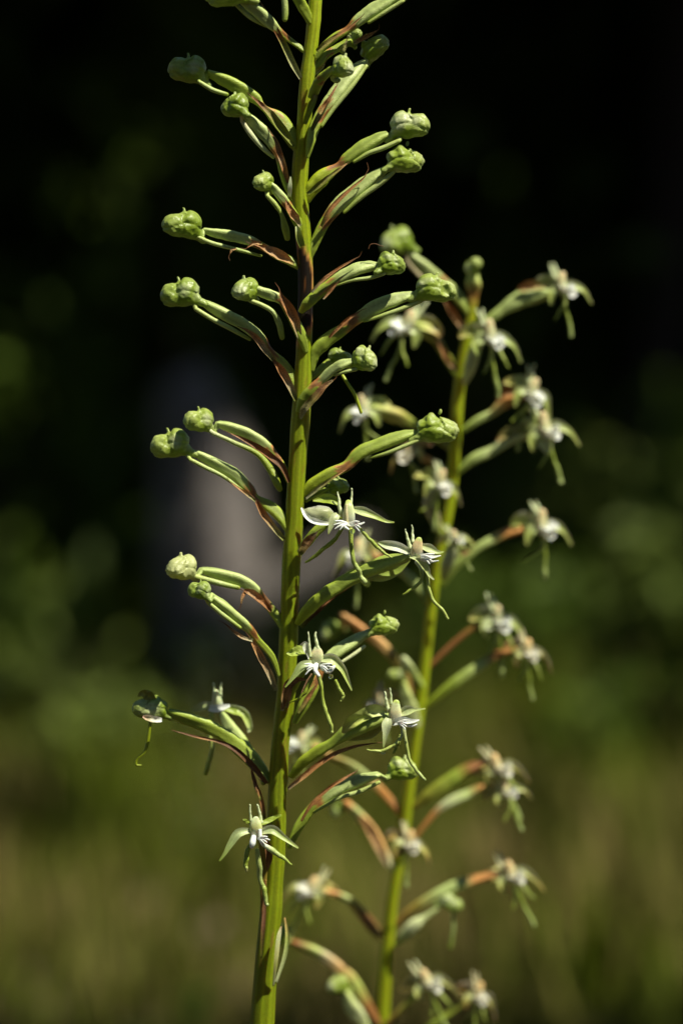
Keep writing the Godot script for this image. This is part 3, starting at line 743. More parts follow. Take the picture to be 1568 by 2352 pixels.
	# the flower in front of the stem, looking at the viewer
	s = floret(pl, {"stalk": [[658, 1612, 18, 3], [668, 1584, 22, 6], [690, 1548, 22, 8], [716, 1516, 16, 9]], "col": PED, "bract": [[[656, 1626, 12, 6], [658, 1600, 24, 8], [666, 1574, 24, 9], [684, 1562, 12, 10], [706, 1562, 3, 10]], [[648, 1632, 8, 6], [652, 1612, 12, 7], [656, 1598, 5, 7]]], "bcol": [[0.0, PALE], [0.25, ORANGE], [0.5, BROWN], [1.0, RUST]]})
	blade_part("sepal", [[712, 1500, 14, 8], [692, 1494, 26, 8], [672, 1500, 20, 8], [658, 1500, 5, 8]], PED.lerp(LIME, 0.4), mats.skin, s, {"ruffle": 0.5, "cup": 0.6})
	blade_part("petal", [[714, 1512, 14, 9], [704, 1488, 20, 10], [700, 1478, 10, 10], [690, 1482, 3, 9]], [[0.0, WHITE], [1.0, PALE]], mats.petal, s, {"cup": 0.7})
	tube_part("column", [[730, 1530, 22, 11], [728, 1510, 28, 12], [728, 1496, 22, 12], [727, 1488, 12, 12]], [[0.0, WHITE], [0.3, PALE], [0.7, CREAM], [1.0, PALE]], mats.waxy, s, {"flat": 0.75, "lobes": 2, "amp": 0.15})
	tube_part("petal", [[712, 1508, 9, 13], [710, 1480, 6, 13], [708, 1452, 3, 13]], PALE, mats.waxy, s, {"sides": 8})
	tube_part("petal", [[732, 1496, 10, 12], [726, 1474, 8, 12], [724, 1452, 4, 12]], PALE, mats.waxy, s, {"sides": 8})
	blade_part("sepal", [[738, 1514, 14, 12], [762, 1514, 26, 13], [786, 1536, 18, 13], [798, 1562, 10, 13], [808, 1587, 3, 13]], [[0.0, PALE], [0.6, LIME], [1.0, LIME]], mats.petal, s, {"cup": 0.7})
	blade_part("sepal", [[716, 1522, 12, 13], [694, 1530, 22, 14], [676, 1552, 12, 14], [654, 1580, 3, 14]], [[0.0, PALE], [0.5, OVARY], [1.0, PED]], mats.petal, s, {"cup": 0.5})
	tube_part("lip", [[726, 1526, 12, 13], [724, 1540, 11, 15], [732, 1552, 8, 16]], WHITE, mats.waxy, s, {"sides": 8})
	tube_part("lip", [[738, 1534, 10, 13], [754, 1542, 11, 14], [764, 1534, 10, 14], [768, 1530, 6, 14]], WHITE, mats.waxy, s, {"sides": 8})
	tube_part("spur", [[732, 1552, 12, 14], [738, 1580, 9, 14], [742, 1614, 9, 14], [754, 1650, 10, 14], [764, 1684, 8, 14]], [[0.0, LIME], [0.3, PED], [1.0, LIME]], mats.skin, s, {"sides": 9})
	tube_part("lip_lobe", [[770, 1562, 8, 13], [778, 1580, 11, 13], [788, 1598, 9, 13], [782, 1610, 4, 13]], [[0.0, PED], [1.0, LIME]], mats.skin, s, {"sides": 8})
	tube_part("lip_lobe", [[720, 1548, 10, 14], [704, 1584, 11, 14], [688, 1604, 8, 14], [664, 1614, 4, 13]], [[0.0, PED], [1.0, STEM]], mats.skin, s, {"sides": 8})
	tube_part("bract_thread", [[716, 1548, 4, 15], [704, 1566, 4, 15], [692, 1592, 3, 15]], RUST.lerp(CREAM, 0.4), mats.dry, s, {"sides": 6})
	fringe(s, 736, 1530, 13, 1)
	fringe(s, 722, 1530, 13, -1)
	# the flower low on the right, on a crumpled hood
	s = floret(pl, {"stalk": [[668, 1784, 14], [692, 1752, 24, 1], [728, 1726, 25, 2], [764, 1706, 22, 3], [800, 1682, 34, 4], [846, 1662, 40, 5], [886, 1648, 26, 6]], "col": [[0.0, STEM_L], [0.5, PED], [1.0, PED.lerp(OVARY, 0.4)]], "bract": [[662, 1812, 8, 3], [690, 1790, 13, 4], [724, 1762, 13, 4], [766, 1734, 11, 4], [812, 1716, 8, 4], [862, 1707, 2, 4]], "bcol": [[0.0, CREAM], [0.2, ORANGE], [0.35, RUST], [0.8, RUST], [1.0, BROWN]]})
	blade_part("sepal", [[884, 1636, 18, 7], [856, 1634, 30, 8], [826, 1648, 28, 8], [800, 1668, 24, 7], [788, 1684, 6, 6]], [[0.0, PALE], [0.4, LIME], [1.0, LIME.lerp(ORANGE, 0.25)]], mats.skin, s, {"ruffle": 0.7, "cup": 0.7})
	blade_part("sepal", [[882, 1662, 14, 4], [852, 1680, 34, 3], [824, 1690, 26, 3], [800, 1700, 5, 3]], PED.lerp(LIME, 0.3), mats.petal, s, {"cup": 0.6})
	tube_part("column", [[906, 1662, 28, 8], [907, 1640, 27, 9], [908, 1622, 20, 9], [910, 1612, 13, 9]], [[0.0, WHITE], [0.4, CREAM.lerp(PALE, 0.4)], [0.8, PALE], [1.0, LIME]], mats.waxy, s, {"flat": 0.75, "lobes": 2, "amp": 0.13})
	tube_part("petal", [[892, 1634, 11, 8], [887, 1612, 7, 8], [884, 1590, 4, 8]], PALE, mats.waxy, s, {"sides": 8})
	tube_part("petal", [[898, 1616, 7, 7], [897, 1598, 5, 7], [895, 1580, 3, 7]], PALE, mats.waxy, s, {"sides": 8})
	blade_part("sepal", [[914, 1640, 14, 8], [936, 1632, 24, 9], [954, 1630, 8, 9], [976, 1628, 3, 9]], [[0.0, PALE], [1.0, LIME]], mats.petal, s, {"cup": 0.6})
	blade_part("lip", [[904, 1662, 20, 10], [924, 1658, 24, 12], [944, 1658, 14, 13], [962, 1654, 4, 13]], WHITE, mats.petal, s, {"cup": 0.7, "face": Vector3(0, 0.6, 0.8)})
	tube_part("lip", [[918, 1664, 9, 12], [942, 1668, 6, 13], [956, 1664, 4, 13]], WHITE, mats.waxy, s, {"sides": 8})
	blade_part("sepal", [[892, 1650, 14, 11], [888, 1664, 25, 12], [885, 1686, 14, 12], [880, 1718, 3, 12]], [[0.0, PALE], [0.6, PALE], [1.0, LIME]], mats.petal, s, {"cup": 0.5})
	tube_part("lip_lobe", [[920, 1668, 9, 11], [922, 1690, 8, 11], [904, 1712, 9, 12], [876, 1724, 9, 12], [843, 1722, 4, 12]], [[0.0, PALE], [0.4, LIME], [1.0, LIME]], mats.skin, s, {"sides": 9})
	tube_part("lip_lobe", [[920, 1688, 9, 8], [912, 1710, 11, 8], [902, 1732, 5, 8]], [[0.0, LIME], [1.0, PED]], mats.skin, s, {"sides": 8})
	tube_part("spur", [[926, 1668, 9, 10], [932, 1706, 8, 10], [940, 1744, 8, 10], [956, 1768, 8, 10], [975, 1792, 6, 10]], [[0.0, PALE], [0.3, LIME], [1.0, OVARY]], mats.skin, s, {"sides": 9})
	fringe(s, 914, 1660, 12, 1)
	# the shaded flower far out on the left
	s = floret(pl, {"clean": true, "stalk": [[618, 1796, 14], [592, 1762, 32, -2], [556, 1724, 35, -1.5], [518, 1690, 31, -0.5], [470, 1664, 31, 0], [420, 1646, 28, 0.5], [384, 1634, 15, 0.5]], "col": [[0.0, PED], [1.0, PED]], "bract": [[612, 1800, 10, 1], [578, 1758, 15, 3], [540, 1722, 13, 5], [502, 1704, 8, 6], [456, 1694, 7, 6], [404, 1680, 2, 6]], "bcol": [[0.0, BROWN], [0.5, DARK.lerp(BROWN, 0.5)], [0.8, BROWN], [1.0, DARK]], "spur": [[346, 1652, 7, 2], [341, 1696, 8, 2], [332, 1728, 7, 2], [316, 1742, 6, 2], [313, 1756, 6, 2], [324, 1758, 4, 2]], "scol": STEM, "bud": [344, 1624, 80, -1, 2, 5, 3, 1]})
	blade_part("lip", [[372, 1654, 10, 5], [352, 1652, 16, 6], [336, 1648, 12, 6], [328, 1646, 4, 6]], [[0.0, WHITE], [0.5, CREAM], [1.0, Color(0.6, 0.3, 0.22)]], mats.petal, s, {"cup": 0.6, "ruffle": 0.3})
	blade_part("sepal", [[356, 1612, 14, 2], [340, 1598, 24, 2], [326, 1594, 14, 2], [318, 1600, 4, 2]], BUD.lerp(BROWN, 0.4), mats.skin, s, {"ruffle": 0.5})
	# the soft flower behind it
	s = floret(pl, {"stalk": [[606, 1800, 12, -3], [584, 1746, 20, -9], [556, 1708, 29, -16], [528, 1668, 27, -21], [512, 1640, 15, -24]], "bract": [[[608, 1882, 7, 1], [602, 1846, 11, 2], [594, 1812, 8, 2]], [[600, 1836, 6, 2], [588, 1806, 11, 2], [580, 1778, 8, 1], [577, 1764, 2, 1]]], "bcol": [[0.0, PED], [0.3, BROWN], [1.0, RUST]]})
	open_bits(s, 498, 1609, -24)
	# the flower at the foot of the spike
	s = floret(pl, {"stalk": [[604, 2110, 8, 3], [604, 2040, 14, 4], [606, 1980, 18, 5], [604, 1940, 18, 7], [592, 1912, 14, 9]], "col": [[0.0, BROWN], [0.3, BROWN.lerp(STEM, 0.4)], [0.7, BROWN.lerp(PED, 0.4)], [1.0, PED]], "bract": [[612, 1998, 8, 5], [618, 1972, 17, 7], [616, 1944, 17, 8], [612, 1930, 5, 8]], "bcol": [[0.0, ORANGE], [0.5, BROWN], [1.0, RUST]]})
	tube_part("column", [[590, 1918, 24, 11], [588, 1902, 26, 12], [587, 1888, 21, 12], [588, 1880, 13, 12]], [[0.0, WHITE], [0.4, LIME.lerp(CREAM, 0.4)], [0.8, PALE], [1.0, PALE]], mats.waxy, s, {"flat": 0.75, "lobes": 2, "amp": 0.14})
	tube_part("petal", [[577, 1888, 8, 11], [575, 1868, 5, 11], [574, 1848, 4, 11]], PALE, mats.waxy, s, {"sides": 8})
	tube_part("petal", [[600, 1890, 10, 11], [597, 1868, 6, 11], [591, 1848, 4, 11]], PALE, mats.waxy, s, {"sides": 8})
	blade_part("sepal", [[602, 1910, 14, 12], [626, 1906, 22, 13], [652, 1924, 14, 13], [685, 1948, 4, 13]], [[0.0, PALE], [0.5, OVARY], [1.0, LIME]], mats.petal, s, {"cup": 0.6})
	blade_part("sepal", [[574, 1908, 12, 12], [548, 1914, 22, 13], [530, 1938, 16, 13], [517, 1960, 9, 13], [504, 1978, 4, 13]], [[0.0, PALE], [0.5, OVARY], [1.0, PED]], mats.petal, s, {"cup": 0.6})
	tube_part("lip", [[583, 1920, 12, 13], [580, 1936, 15, 14], [578, 1946, 9, 14]], WHITE, mats.waxy, s, {"sides": 9})
	tube_part("lip", [[597, 1906, 9, 13], [599, 1930, 8, 14], [606, 1942, 8, 14]], WHITE, mats.waxy, s, {"sides": 8})
	tube_part("lip_lobe", [[574, 1940, 9, 12], [566, 1966, 14, 12], [564, 1986, 12, 12], [566, 2001, 5, 12]], [[0.0, PED], [0.6, PED], [0.8, LIME], [1.0, CREAM]], mats.skin, s, {"sides": 9})
	tube_part("lip_lobe", [[602, 1938, 10, 13], [626, 1954, 15, 13], [648, 1972, 11, 13], [669, 1985, 5, 13]], [[0.0, WHITE], [0.3, OVARY], [1.0, PED]], mats.skin, s, {"sides": 9})
	tube_part("spur", [[590, 1950, 10, 13], [595, 1986, 13, 12], [599, 2026, 11, 11], [606, 2050, 12, 11], [613, 2078, 8, 11]], [[0.0, LIME], [0.4, OVARY], [0.7, PED], [1.0, OVARY]], mats.skin, s, {"sides": 10})
	blade_part("sepal", [[598, 1894, 8, 9], [622, 1882, 12, 8], [646, 1872, 3, 8]], PED, mats.skin, s, {"ruffle": 0.4})
	blade_part("sepal", [[580, 1892, 8, 9], [566, 1886, 9, 8], [558, 1882, 3, 8]], PED, mats.skin, s, {"ruffle": 0.4})
	fringe(s, 594, 1926, 13, 1)
	# dry bracts on the stem below the flowers
	blade_part("bract", [[628, 2264, 7, 4], [635, 2210, 15, 7], [641, 2156, 14, 7], [646, 2128, 4, 6]], [[0.0, PALE], [0.3, LIME.lerp(ORANGE, 0.3)], [0.8, PALE], [1.0, BROWN]], mats.petal, pl, {"cup": -0.4, "face": Vector3(0.7, 0.4, 0.6), "burn": 0.6})
	blade_part("bract", [[634, 2256, 6, 2], [654, 2196, 10, 2], [660, 2150, 10, 2], [654, 2108, 3, 2]], [[0.0, PALE], [0.6, LIME], [1.0, ORANGE]], mats.skin, pl, {"cup": 0.6})
	blade_part("bract", [[600, 2200, 6, 5], [604, 2140, 10, 6], [608, 2080, 8, 5], [610, 2020, 3, 5]], [[0.0, STEM], [0.4, BROWN], [0.8, BROWN], [1.0, RUST]], mats.dry, pl, {"cup": 0.5})


func fringe(s: Node, x: float, y: float, z: float, side: float) -> void:
	for e in 4:
		var a := -0.2 + e * 0.32
		var l := rng.randf_range(18.0, 30.0)
		tube_part("lip", [[x, y, 7, z], [x + cos(a) * l * 0.5 * side, y + sin(a) * l * 0.5 - 2, 6, z + 1.5], [x + cos(a) * l * side, y + sin(a) * l, 2.5, z + 2]], WHITE, mats.waxy, s, {"sides": 7})


func open_bits(s: Node, x: float, y: float, z: float) -> void:
	tube_part("column", [[x + 2, y + 14, 26, z + 2], [x, y, 24, z + 3], [x - 2, y - 20, 14, z + 3]], [[0.0, WHITE], [0.5, PALE], [1.0, PALE]], mats.waxy, s, {"flat": 0.8})
	tube_part("petal", [[x - 4, y - 8, 9, z + 2], [x - 7, y - 40, 4, z + 2]], PALE, mats.waxy, s, {"sides": 8})
	tube_part("petal", [[x + 8, y - 8, 9, z + 2], [x + 10, y - 40, 4, z + 2]], PALE, mats.waxy, s, {"sides": 8})
	blade_part("lip", [[x - 18, y + 18, 16, z + 4], [x + 2, y + 20, 22, z + 5], [x + 30, y + 12, 8, z + 5]], WHITE, mats.petal, s, {"cup": 0.6, "face": Vector3(0, 0.5, 0.8)})
	blade_part("sepal", [[x - 10, y + 10, 14, z + 1], [x - 34, y + 14, 20, z + 1], [x - 64, y + 28, 4, z]], [[0.0, PALE], [1.0, PED]], mats.petal, s, {"cup": 0.6})
	blade_part("sepal", [[x + 14, y + 16, 14, z], [x + 42, y + 22, 24, z], [x + 64, y + 32, 22, z], [x + 76, y + 62, 14, z], [x + 70, y + 72, 5, z]], [[0.0, PED], [0.6, LIME], [1.0, PALE]], mats.petal, s, {"ruffle": 0.5, "cup": 0.6})
	tube_part("spur", [[x - 12, y + 30, 10, z], [x - 15, y + 86, 10, z], [x - 12, y + 118, 12, z], [x - 26, y + 168, 10, z]], [[0.0, LIME], [0.5, LIME], [1.0, STEM]], mats.skin, s, {"sides": 9})


# ---------------------------------------------------------------- the spike behind it
func rear_plant() -> Node3D:
	depth = [-0.098, -0.155]
	org = Vector3.ZERO
	var foot := at(850.0, 2352.0, 0.0)
	foot.y = 0.0
	org = foot
	var pl := thing("orchid_plant", foot)
	tag(pl, "soft-focus orchid spike with open whitish and rust-brown flowers, just right of the sharp one", "orchid", "orchid spikes in the meadow")
	var pts := [[1084, 690, 14], [1080, 735, 23], [1062, 830, 26], [1050, 930, 27], [1043, 1040, 27], [1036, 1130, 25], [1024, 1200, 25], [1008, 1270, 25], [991, 1385, 25], [982, 1466, 25], [972, 1560, 25], [962, 1640, 25], [948, 1740, 25], [936, 1830, 27], [927, 1905, 27], [912, 1995, 27], [899, 2080, 27], [888, 2200, 29], [879, 2330, 31], [870, 2480, 32]]
	var line := curve(pts, 90)
	var lp: PackedVector3Array = line[0]
	var lw: PackedFloat32Array = line[1]
	var low := smooth_line([lp[-1], Vector3(0.004, 0.26, 0.002), Vector3(0, 0.12, 0.0), Vector3(0, -0.02, 0)], [lw[-1], 0.007, 0.0085, 0.010], 30)
	lp.append_array((low[0] as PackedVector3Array).slice(1))
	lw.append_array((low[1] as PackedFloat32Array).slice(1))
	var b := Mb.new()
	tube(b, [lp, lw], [[0.0, BROWN.lerp(STEM, 0.4)], [0.04, STEM_L], [1.0, STEM_L.lerp(STEM, 0.6)]], {"sides": 16, "lobes": 7, "amp": 0.02, "rough": 0.05, "mottle": 0.2})
	part("stem", b, mats.stem, pl)
	for e in 4:
		var a := e * 1.9 + 1.4
		var out := Vector3(cos(a), 0, sin(a))
		var lf := Mb.new()
		var y0 := 0.05 + e * 0.045
		blade(lf, smooth_line([Vector3(0, y0, 0) + out * 0.003, Vector3(0, y0 + 0.06, 0) + out * 0.035, Vector3(0, y0 + 0.07, 0) + out * 0.10, Vector3(0, y0 + 0.03, 0) + out * 0.16], [0.010, 0.030, 0.034, 0.003], 16), PED, {"face": Vector3.UP, "cup": 0.4, "thick": 0.0006})
		part("leaf", lf, mats.leaf, pl)
	var g := [[0.0, PED], [0.5, OVARY], [1.0, OVARY]]
	var gb := [[0.0, PED], [0.4, OVARY], [0.75, RUST], [1.0, BROWN]]
	var rb := [[0.0, CREAM], [0.35, ORANGE], [0.7, RUST], [1.0, BROWN]]
	var s: MeshInstance3D
	s = floret(pl, {"stalk": [[1078, 722, 16], [1048, 680, 26], [1010, 644, 25], [972, 612, 28], [940, 586, 24]], "col": [[0.0, PED], [1.0, OVARY.lerp(PALE, 0.4)]], "bract": [[1064, 758, 12, 2], [1042, 724, 18, 3], [1020, 690, 8, 3]], "bcol": rb, "spur": [[934, 600, 9, 1], [960, 630, 9, 1], [990, 656, 6, 1]], "scol": CREAM, "bud": [908, 556, 86, -1, -8, 25, 2, 2]})
	s = floret(pl, {"stalk": [[1083, 712, 20], [1085, 680, 22], [1087, 650, 34], [1088, 628, 22]], "col": [[0.0, STEM_L], [0.35, BROWN.lerp(RUST, 0.4)], [0.7, LIME], [1.0, LIME]], "bud": [1087, 612, 48, 1, 60, 40, 0, 2]})
	s = floret(pl, {"stalk": [[1088, 768, 14], [1120, 738, 20], [1152, 714, 23], [1194, 690, 38], [1236, 676, 38], [1274, 664, 22]], "col": g, "bract": [[1190, 666, 10, 2], [1216, 658, 24, 3], [1250, 660, 10, 3]], "bcol": [[0.0, RUST], [0.5, ORANGE], [1.0, LIME]]})
	open_flower(s, 1290, 656, 1, 1.06, 2, 0.1)
	s = floret(pl, {"stalk": [[1048, 862, 14], [1026, 824, 20], [1002, 782, 22], [976, 758, 34], [946, 746, 26]], "col": [[0.0, PED], [0.5, BROWN.lerp(PED, 0.5)], [1.0, LIME]], "bract": [[1046, 852, 14, 2], [1026, 824, 16, 2], [1006, 788, 6, 2]], "bcol": rb})
	open_flower(s, 934, 746, -1, 1.23, 2, 0.05)
	blade_part("sepal", [[952, 744, 24, 2], [982, 744, 42, 2], [1006, 760, 24, 2], [1010, 776, 6, 2]], [[0.0, LIME], [0.5, LIME.lerp(ORANGE, 0.4)], [1.0, ORANGE]], mats.petal, s, {"cup": 0.6})
	s = floret(pl, {"stalk": [[1066, 880, 12, 2], [1078, 842, 26, 5], [1094, 798, 26, 7], [1112, 778, 16, 9]], "col": [[0.0, PALE], [1.0, PALE]]})
	open_flower(s, 1124, 772, 1, 1.18, 9, 0.0)
	s = floret(pl, {"stalk": [[1062, 988, 12], [1096, 966, 17], [1132, 948, 18], [1164, 922, 30], [1200, 908, 22]], "col": gb, "bract": [[1140, 922, 10, 3], [1164, 902, 26, 3], [1186, 904, 10, 3]], "bcol": [[0.0, BROWN], [0.6, RUST], [1.0, CREAM]]})
	open_flower(s, 1219, 900, 1, 1.12, 1, 0.1)
	s = floret(pl, {"stalk": [[1052, 1084, 12], [1084, 1056, 22], [1130, 1036, 22], [1172, 1010, 24], [1224, 990, 24]], "col": [[0.0, PED], [0.4, OVARY], [0.8, PALE], [1.0, PALE]], "bract": [[1140, 1012, 8, 3], [1170, 992, 26, 3], [1206, 976, 10, 3]], "bcol": [[0.0, ORANGE], [0.4, LIME], [1.0, LIME]]})
	open_flower(s, 1250, 984, 1, 1.18, 3, 0.15)
	blade_part("sepal", [[1236, 1000, 22, 5], [1252, 1022, 34, 6], [1258, 1044, 5, 6]], PALE.lerp(LIME, 0.5), mats.petal, s, {})
	s = floret(pl, {"stalk": [[1040, 1036, 12, -3], [1000, 1006, 16, -3], [950, 975, 18, -2], [906, 952, 34, 0], [858, 940, 26, 1]], "col": [[0.0, PED.lerp(BROWN, 0.6)], [0.5, PED], [0.75, LIME.lerp(ORANGE, 0.4)], [1.0, LIME]]})
	open_flower(s, 836, 940, -1, 1.06, 2, 0.1)
	s = floret(pl, {"stalk": [[1036, 1094, 12, -4], [1000, 1066, 16, -4], [970, 1048, 16, -4]], "col": gb})
	open_flower(s, 938, 1036, -1, 0.90, -5, 0.95)
	s = floret(pl, {"stalk": [[1010, 1226, 14, 3], [996, 1190, 24, 4], [984, 1150, 24, 5], [1000, 1124, 14, 6]], "col": [[0.0, PED], [0.5, CREAM], [1.0, PALE]]})
	open_flower(s, 1010, 1108, 1, 1.01, 7, 0.25)
	s = floret(pl, {"stalk": [[1014, 1344, 14], [1046, 1300, 20], [1092, 1262, 19], [1140, 1236, 20], [1180, 1220, 22], [1224, 1212, 18]], "col": [[0.0, PED], [0.55, OVARY], [0.7, RUST], [0.9, RUST], [1.0, PALE]]})
	open_flower(s, 1244, 1206, 1, 1.18, 2, 0.15)
	s = floret(pl, {"stalk": [[1016, 1330, 14, 4], [1026, 1294, 28, 7], [1040, 1262, 26, 8], [1044, 1240, 12, 8]], "col": [[0.0, PED], [0.4, PALE], [1.0, PALE]], "bract": [[1046, 1268, 10, 8], [1066, 1266, 22, 9], [1082, 1262, 8, 9]], "bcol": [[0.0, CREAM], [0.5, ORANGE], [1.0, RUST]]})
	open_flower(s, 1044, 1236, 1, 0.67, 9, 0.3)
	s = floret(pl, {"stalk": [[990, 1404, 12, -2], [962, 1352, 18, -2], [920, 1310, 19, -2], [872, 1284, 24, -1], [846, 1274, 18, 0]], "col": gb})
	open_flower(s, 824, 1270, -1, 1.01, 1, 0.4)
	s = floret(pl, {"stalk": [[970, 1636, 12, -1], [938, 1572, 20, -1], [900, 1508, 22, 0], [866, 1472, 23, 0], [832, 1446, 22, 0], [786, 1412, 18, 0]], "col": [[0.0, BROWN], [0.35, BROWN.lerp(PED, 0.4)], [0.5, ORANGE], [0.8, RUST], [1.0, ORANGE]], "bud": [756, 1448, 56, -1, -30, 10, 2, -4]})
	s = floret(pl, {"stalk": [[972, 1578, 10, 3], [950, 1545, 14, 4], [936, 1528, 22, 5], [924, 1508, 14, 5]], "col": [[0.0, PED], [1.0, PALE]], "bud": [908, 1550, 40, -1, 0, 10, 0, 5]})
	s = floret(pl, {"stalk": [[986, 1530, 10, -2], [1030, 1488, 12, -3], [1074, 1452, 14, -3], [1112, 1432, 16, -2]], "col": [[0.0, BROWN], [0.5, BROWN], [1.0, BROWN.lerp(PED, 0.3)]]})
	open_flower(s, 1142, 1422, 1, 1.12, -1, 0.1)
	blade_part("sepal", [[1136, 1430, 18, 1], [1118, 1434, 30, 2], [1106, 1440, 10, 2]], PALE, mats.petal, s, {})
	s = floret(pl, {"stalk": [[974, 1624, 12], [1016, 1590, 20], [1062, 1556, 24], [1106, 1528, 22], [1148, 1502, 18], [1186, 1490, 14]], "col": [[0.0, STEM], [0.3, PED], [0.6, OVARY], [0.75, BROWN], [1.0, RUST]]})
	open_flower(s, 1210, 1496, 1, 0.95, 1, 0.9)
	s = floret(pl, {"stalk": [[958, 1668, 14, 3], [946, 1640, 28, 4], [934, 1600, 27, 5], [928, 1570, 14, 5]], "col": [[0.0, PALE], [1.0, LIME]]})
	s = floret(pl, {"stalk": [[952, 1660, 10, -3], [918, 1632, 14, -4], [888, 1616, 14, -4]], "col": gb})
	open_flower(s, 870, 1612, -1, 0.84, -4, 0.85)
	s = floret(pl, {"stalk": [[932, 1886, 12, -1], [896, 1840, 17, -1], [862, 1804, 18, 0], [812, 1762, 20, 0], [762, 1738, 16, 0], [722, 1716, 14, 0]], "col": [[0.0, BROWN], [0.35, RUST], [0.5, OVARY], [0.7, BROWN.lerp(PED, 0.5)], [1.0, RUST]]})
	open_flower(s, 690, 1706, -1, 0.90, 0, 0.15)
	s = floret(pl, {"stalk": [[912, 2010, 14], [880, 1962, 24], [856, 1912, 23], [824, 1872, 24], [796, 1846, 20]], "col": [[0.0, OVARY], [0.15, PALE.lerp(CREAM, 0.4)], [0.3, ORANGE], [0.6, ORANGE], [0.75, OVARY], [0.9, RUST], [1.0, BROWN]], "bract": [[890, 1990, 10, 2], [868, 1944, 22, 3], [846, 1900, 20, 3], [826, 1872, 4, 3]], "bcol": [[0.0, CREAM], [0.5, ORANGE], [1.0, RUST]], "bud": [775, 1858, 46, -1, -50, 10, 2, -3]})
	s = floret(pl, {"stalk": [[946, 1856, 12], [984, 1826, 26], [1034, 1794, 30], [1074, 1768, 26], [1112, 1752, 14]], "col": [[0.0, BROWN.lerp(STEM, 0.5)], [0.6, PED], [0.8, BROWN], [1.0, BROWN]]})
	open_flower(s, 1142, 1762, 1, 1.06, 1, 0.75)
	s = floret(pl, {"stalk": [[944, 1936, 8, 2], [974, 1896, 11, 2], [1004, 1862, 14, 2], [1040, 1840, 24, 2], [1078, 1824, 22, 2], [1106, 1806, 14, 3]], "col": [[0.0, RUST], [0.35, RUST], [0.5, PALE], [0.8, OVARY], [1.0, RUST]]})
	open_flower(s, 1160, 1816, 1, 0.90, 4, 0.45)
	s = floret(pl, {"stalk": [[918, 1968, 12, 3], [926, 1940, 18, 6], [936, 1918, 18, 8]], "col": [[0.0, DARK], [1.0, BROWN]]})
	open_flower(s, 937, 1934, 1, 0.95, 9, 0.85)
	s = floret(pl, {"stalk": [[902, 2130, 12], [936, 2096, 18], [984, 2066, 22], [1040, 2038, 24], [1088, 2022, 22], [1144, 2008, 16]], "col": [[0.0, BROWN], [0.3, BROWN.lerp(PED, 0.4)], [0.5, OVARY], [0.7, OVARY], [0.8, RUST], [1.0, BROWN]]})
	open_flower(s, 1172, 2008, 1, 1.06, 1, 0.6)
	s = floret(pl, {"stalk": [[908, 2170, 10, 3], [928, 2146, 24, 4], [952, 2124, 26, 5], [976, 2106, 12, 5], [1004, 2088, 10, 5]], "col": [[0.0, PED], [0.4, PALE], [1.0, OVARY]], "spur": [[1038, 2088, 9, 5], [1040, 2130, 8, 5], [1034, 2176, 8, 5]], "bud": [1036, 2074, 56, 1, -20, 10, 0, 5]})
	s = floret(pl, {"stalk": [[890, 2166, 14], [864, 2142, 25], [838, 2108, 24], [812, 2076, 20], [780, 2056, 17], [748, 2048, 14]], "col": [[0.0, DARK.lerp(PED, 0.4)], [0.4, BROWN], [0.6, BROWN.lerp(PED, 0.5)], [0.75, OVARY], [0.85, RUST], [1.0, ORANGE]]})
	open_flower(s, 716, 2042, -1, 1.06, 1, 0.6)
	s = floret(pl, {"stalk": [[872, 2352, 12, 2], [844, 2312, 22, 2], [810, 2252, 24, 3], [766, 2212, 25, 3], [722, 2184, 25, 3], [676, 2166, 18, 3]], "col": [[0.0, BROWN], [0.2, BROWN], [0.35, LIME], [0.5, ORANGE], [0.65, CREAM], [0.75, LIME], [0.9, BROWN], [1.0, RUST]], "bud": [640, 2150, 60, -1, 0, 10, 2, 0]})
	s = floret(pl, {"stalk": [[862, 2420, 10, 6], [834, 2350, 24, 7], [812, 2316, 34, 8], [796, 2282, 18, 8]], "col": [[0.0, PED], [0.5, PALE], [1.0, LIME]], "bud": [774, 2262, 54, -1, 0, 20, 2, 8]})
	s = floret(pl, {"stalk": [[886, 2352, 10, 2], [920, 2320, 12, 3], [950, 2292, 14, 4]], "col": [[0.0, BROWN], [1.0, PED]]})
	open_flower(s, 980, 2256, 1, 1.06, 4, 0.5)
	s = floret(pl, {"stalk": [[880, 2420, 10], [930, 2390, 12], [1006, 2346, 14], [1060, 2306, 14], [1082, 2284, 14]], "col": [[0.0, PED], [0.5, PED], [1.0, DARK.lerp(BROWN, 0.5)]]})
	open_flower(s, 1096, 2284, 1, 0.90, 2, 0.95)
	return pl


# ---------------------------------------------------------------- dew
func dew(x: float, y: float, z: float, d: float, label: String) -> void:
	depth = [0.003, -0.022]
	org = Vector3.ZERO
	var m := SphereMesh.new()
	m.radius = d * 0.5 * U
	m.height = d * U * 1.15
	m.radial_segments = 20
	m.rings = 12
	var o := MeshInstance3D.new()
	o.mesh = m
	o.material_override = mats.drop
	o.name = numbered("water_drop")
	o.position = at(x, y, z)
	add_child(o)
	tag(o, label, "water drop", "water drops on the flowers")


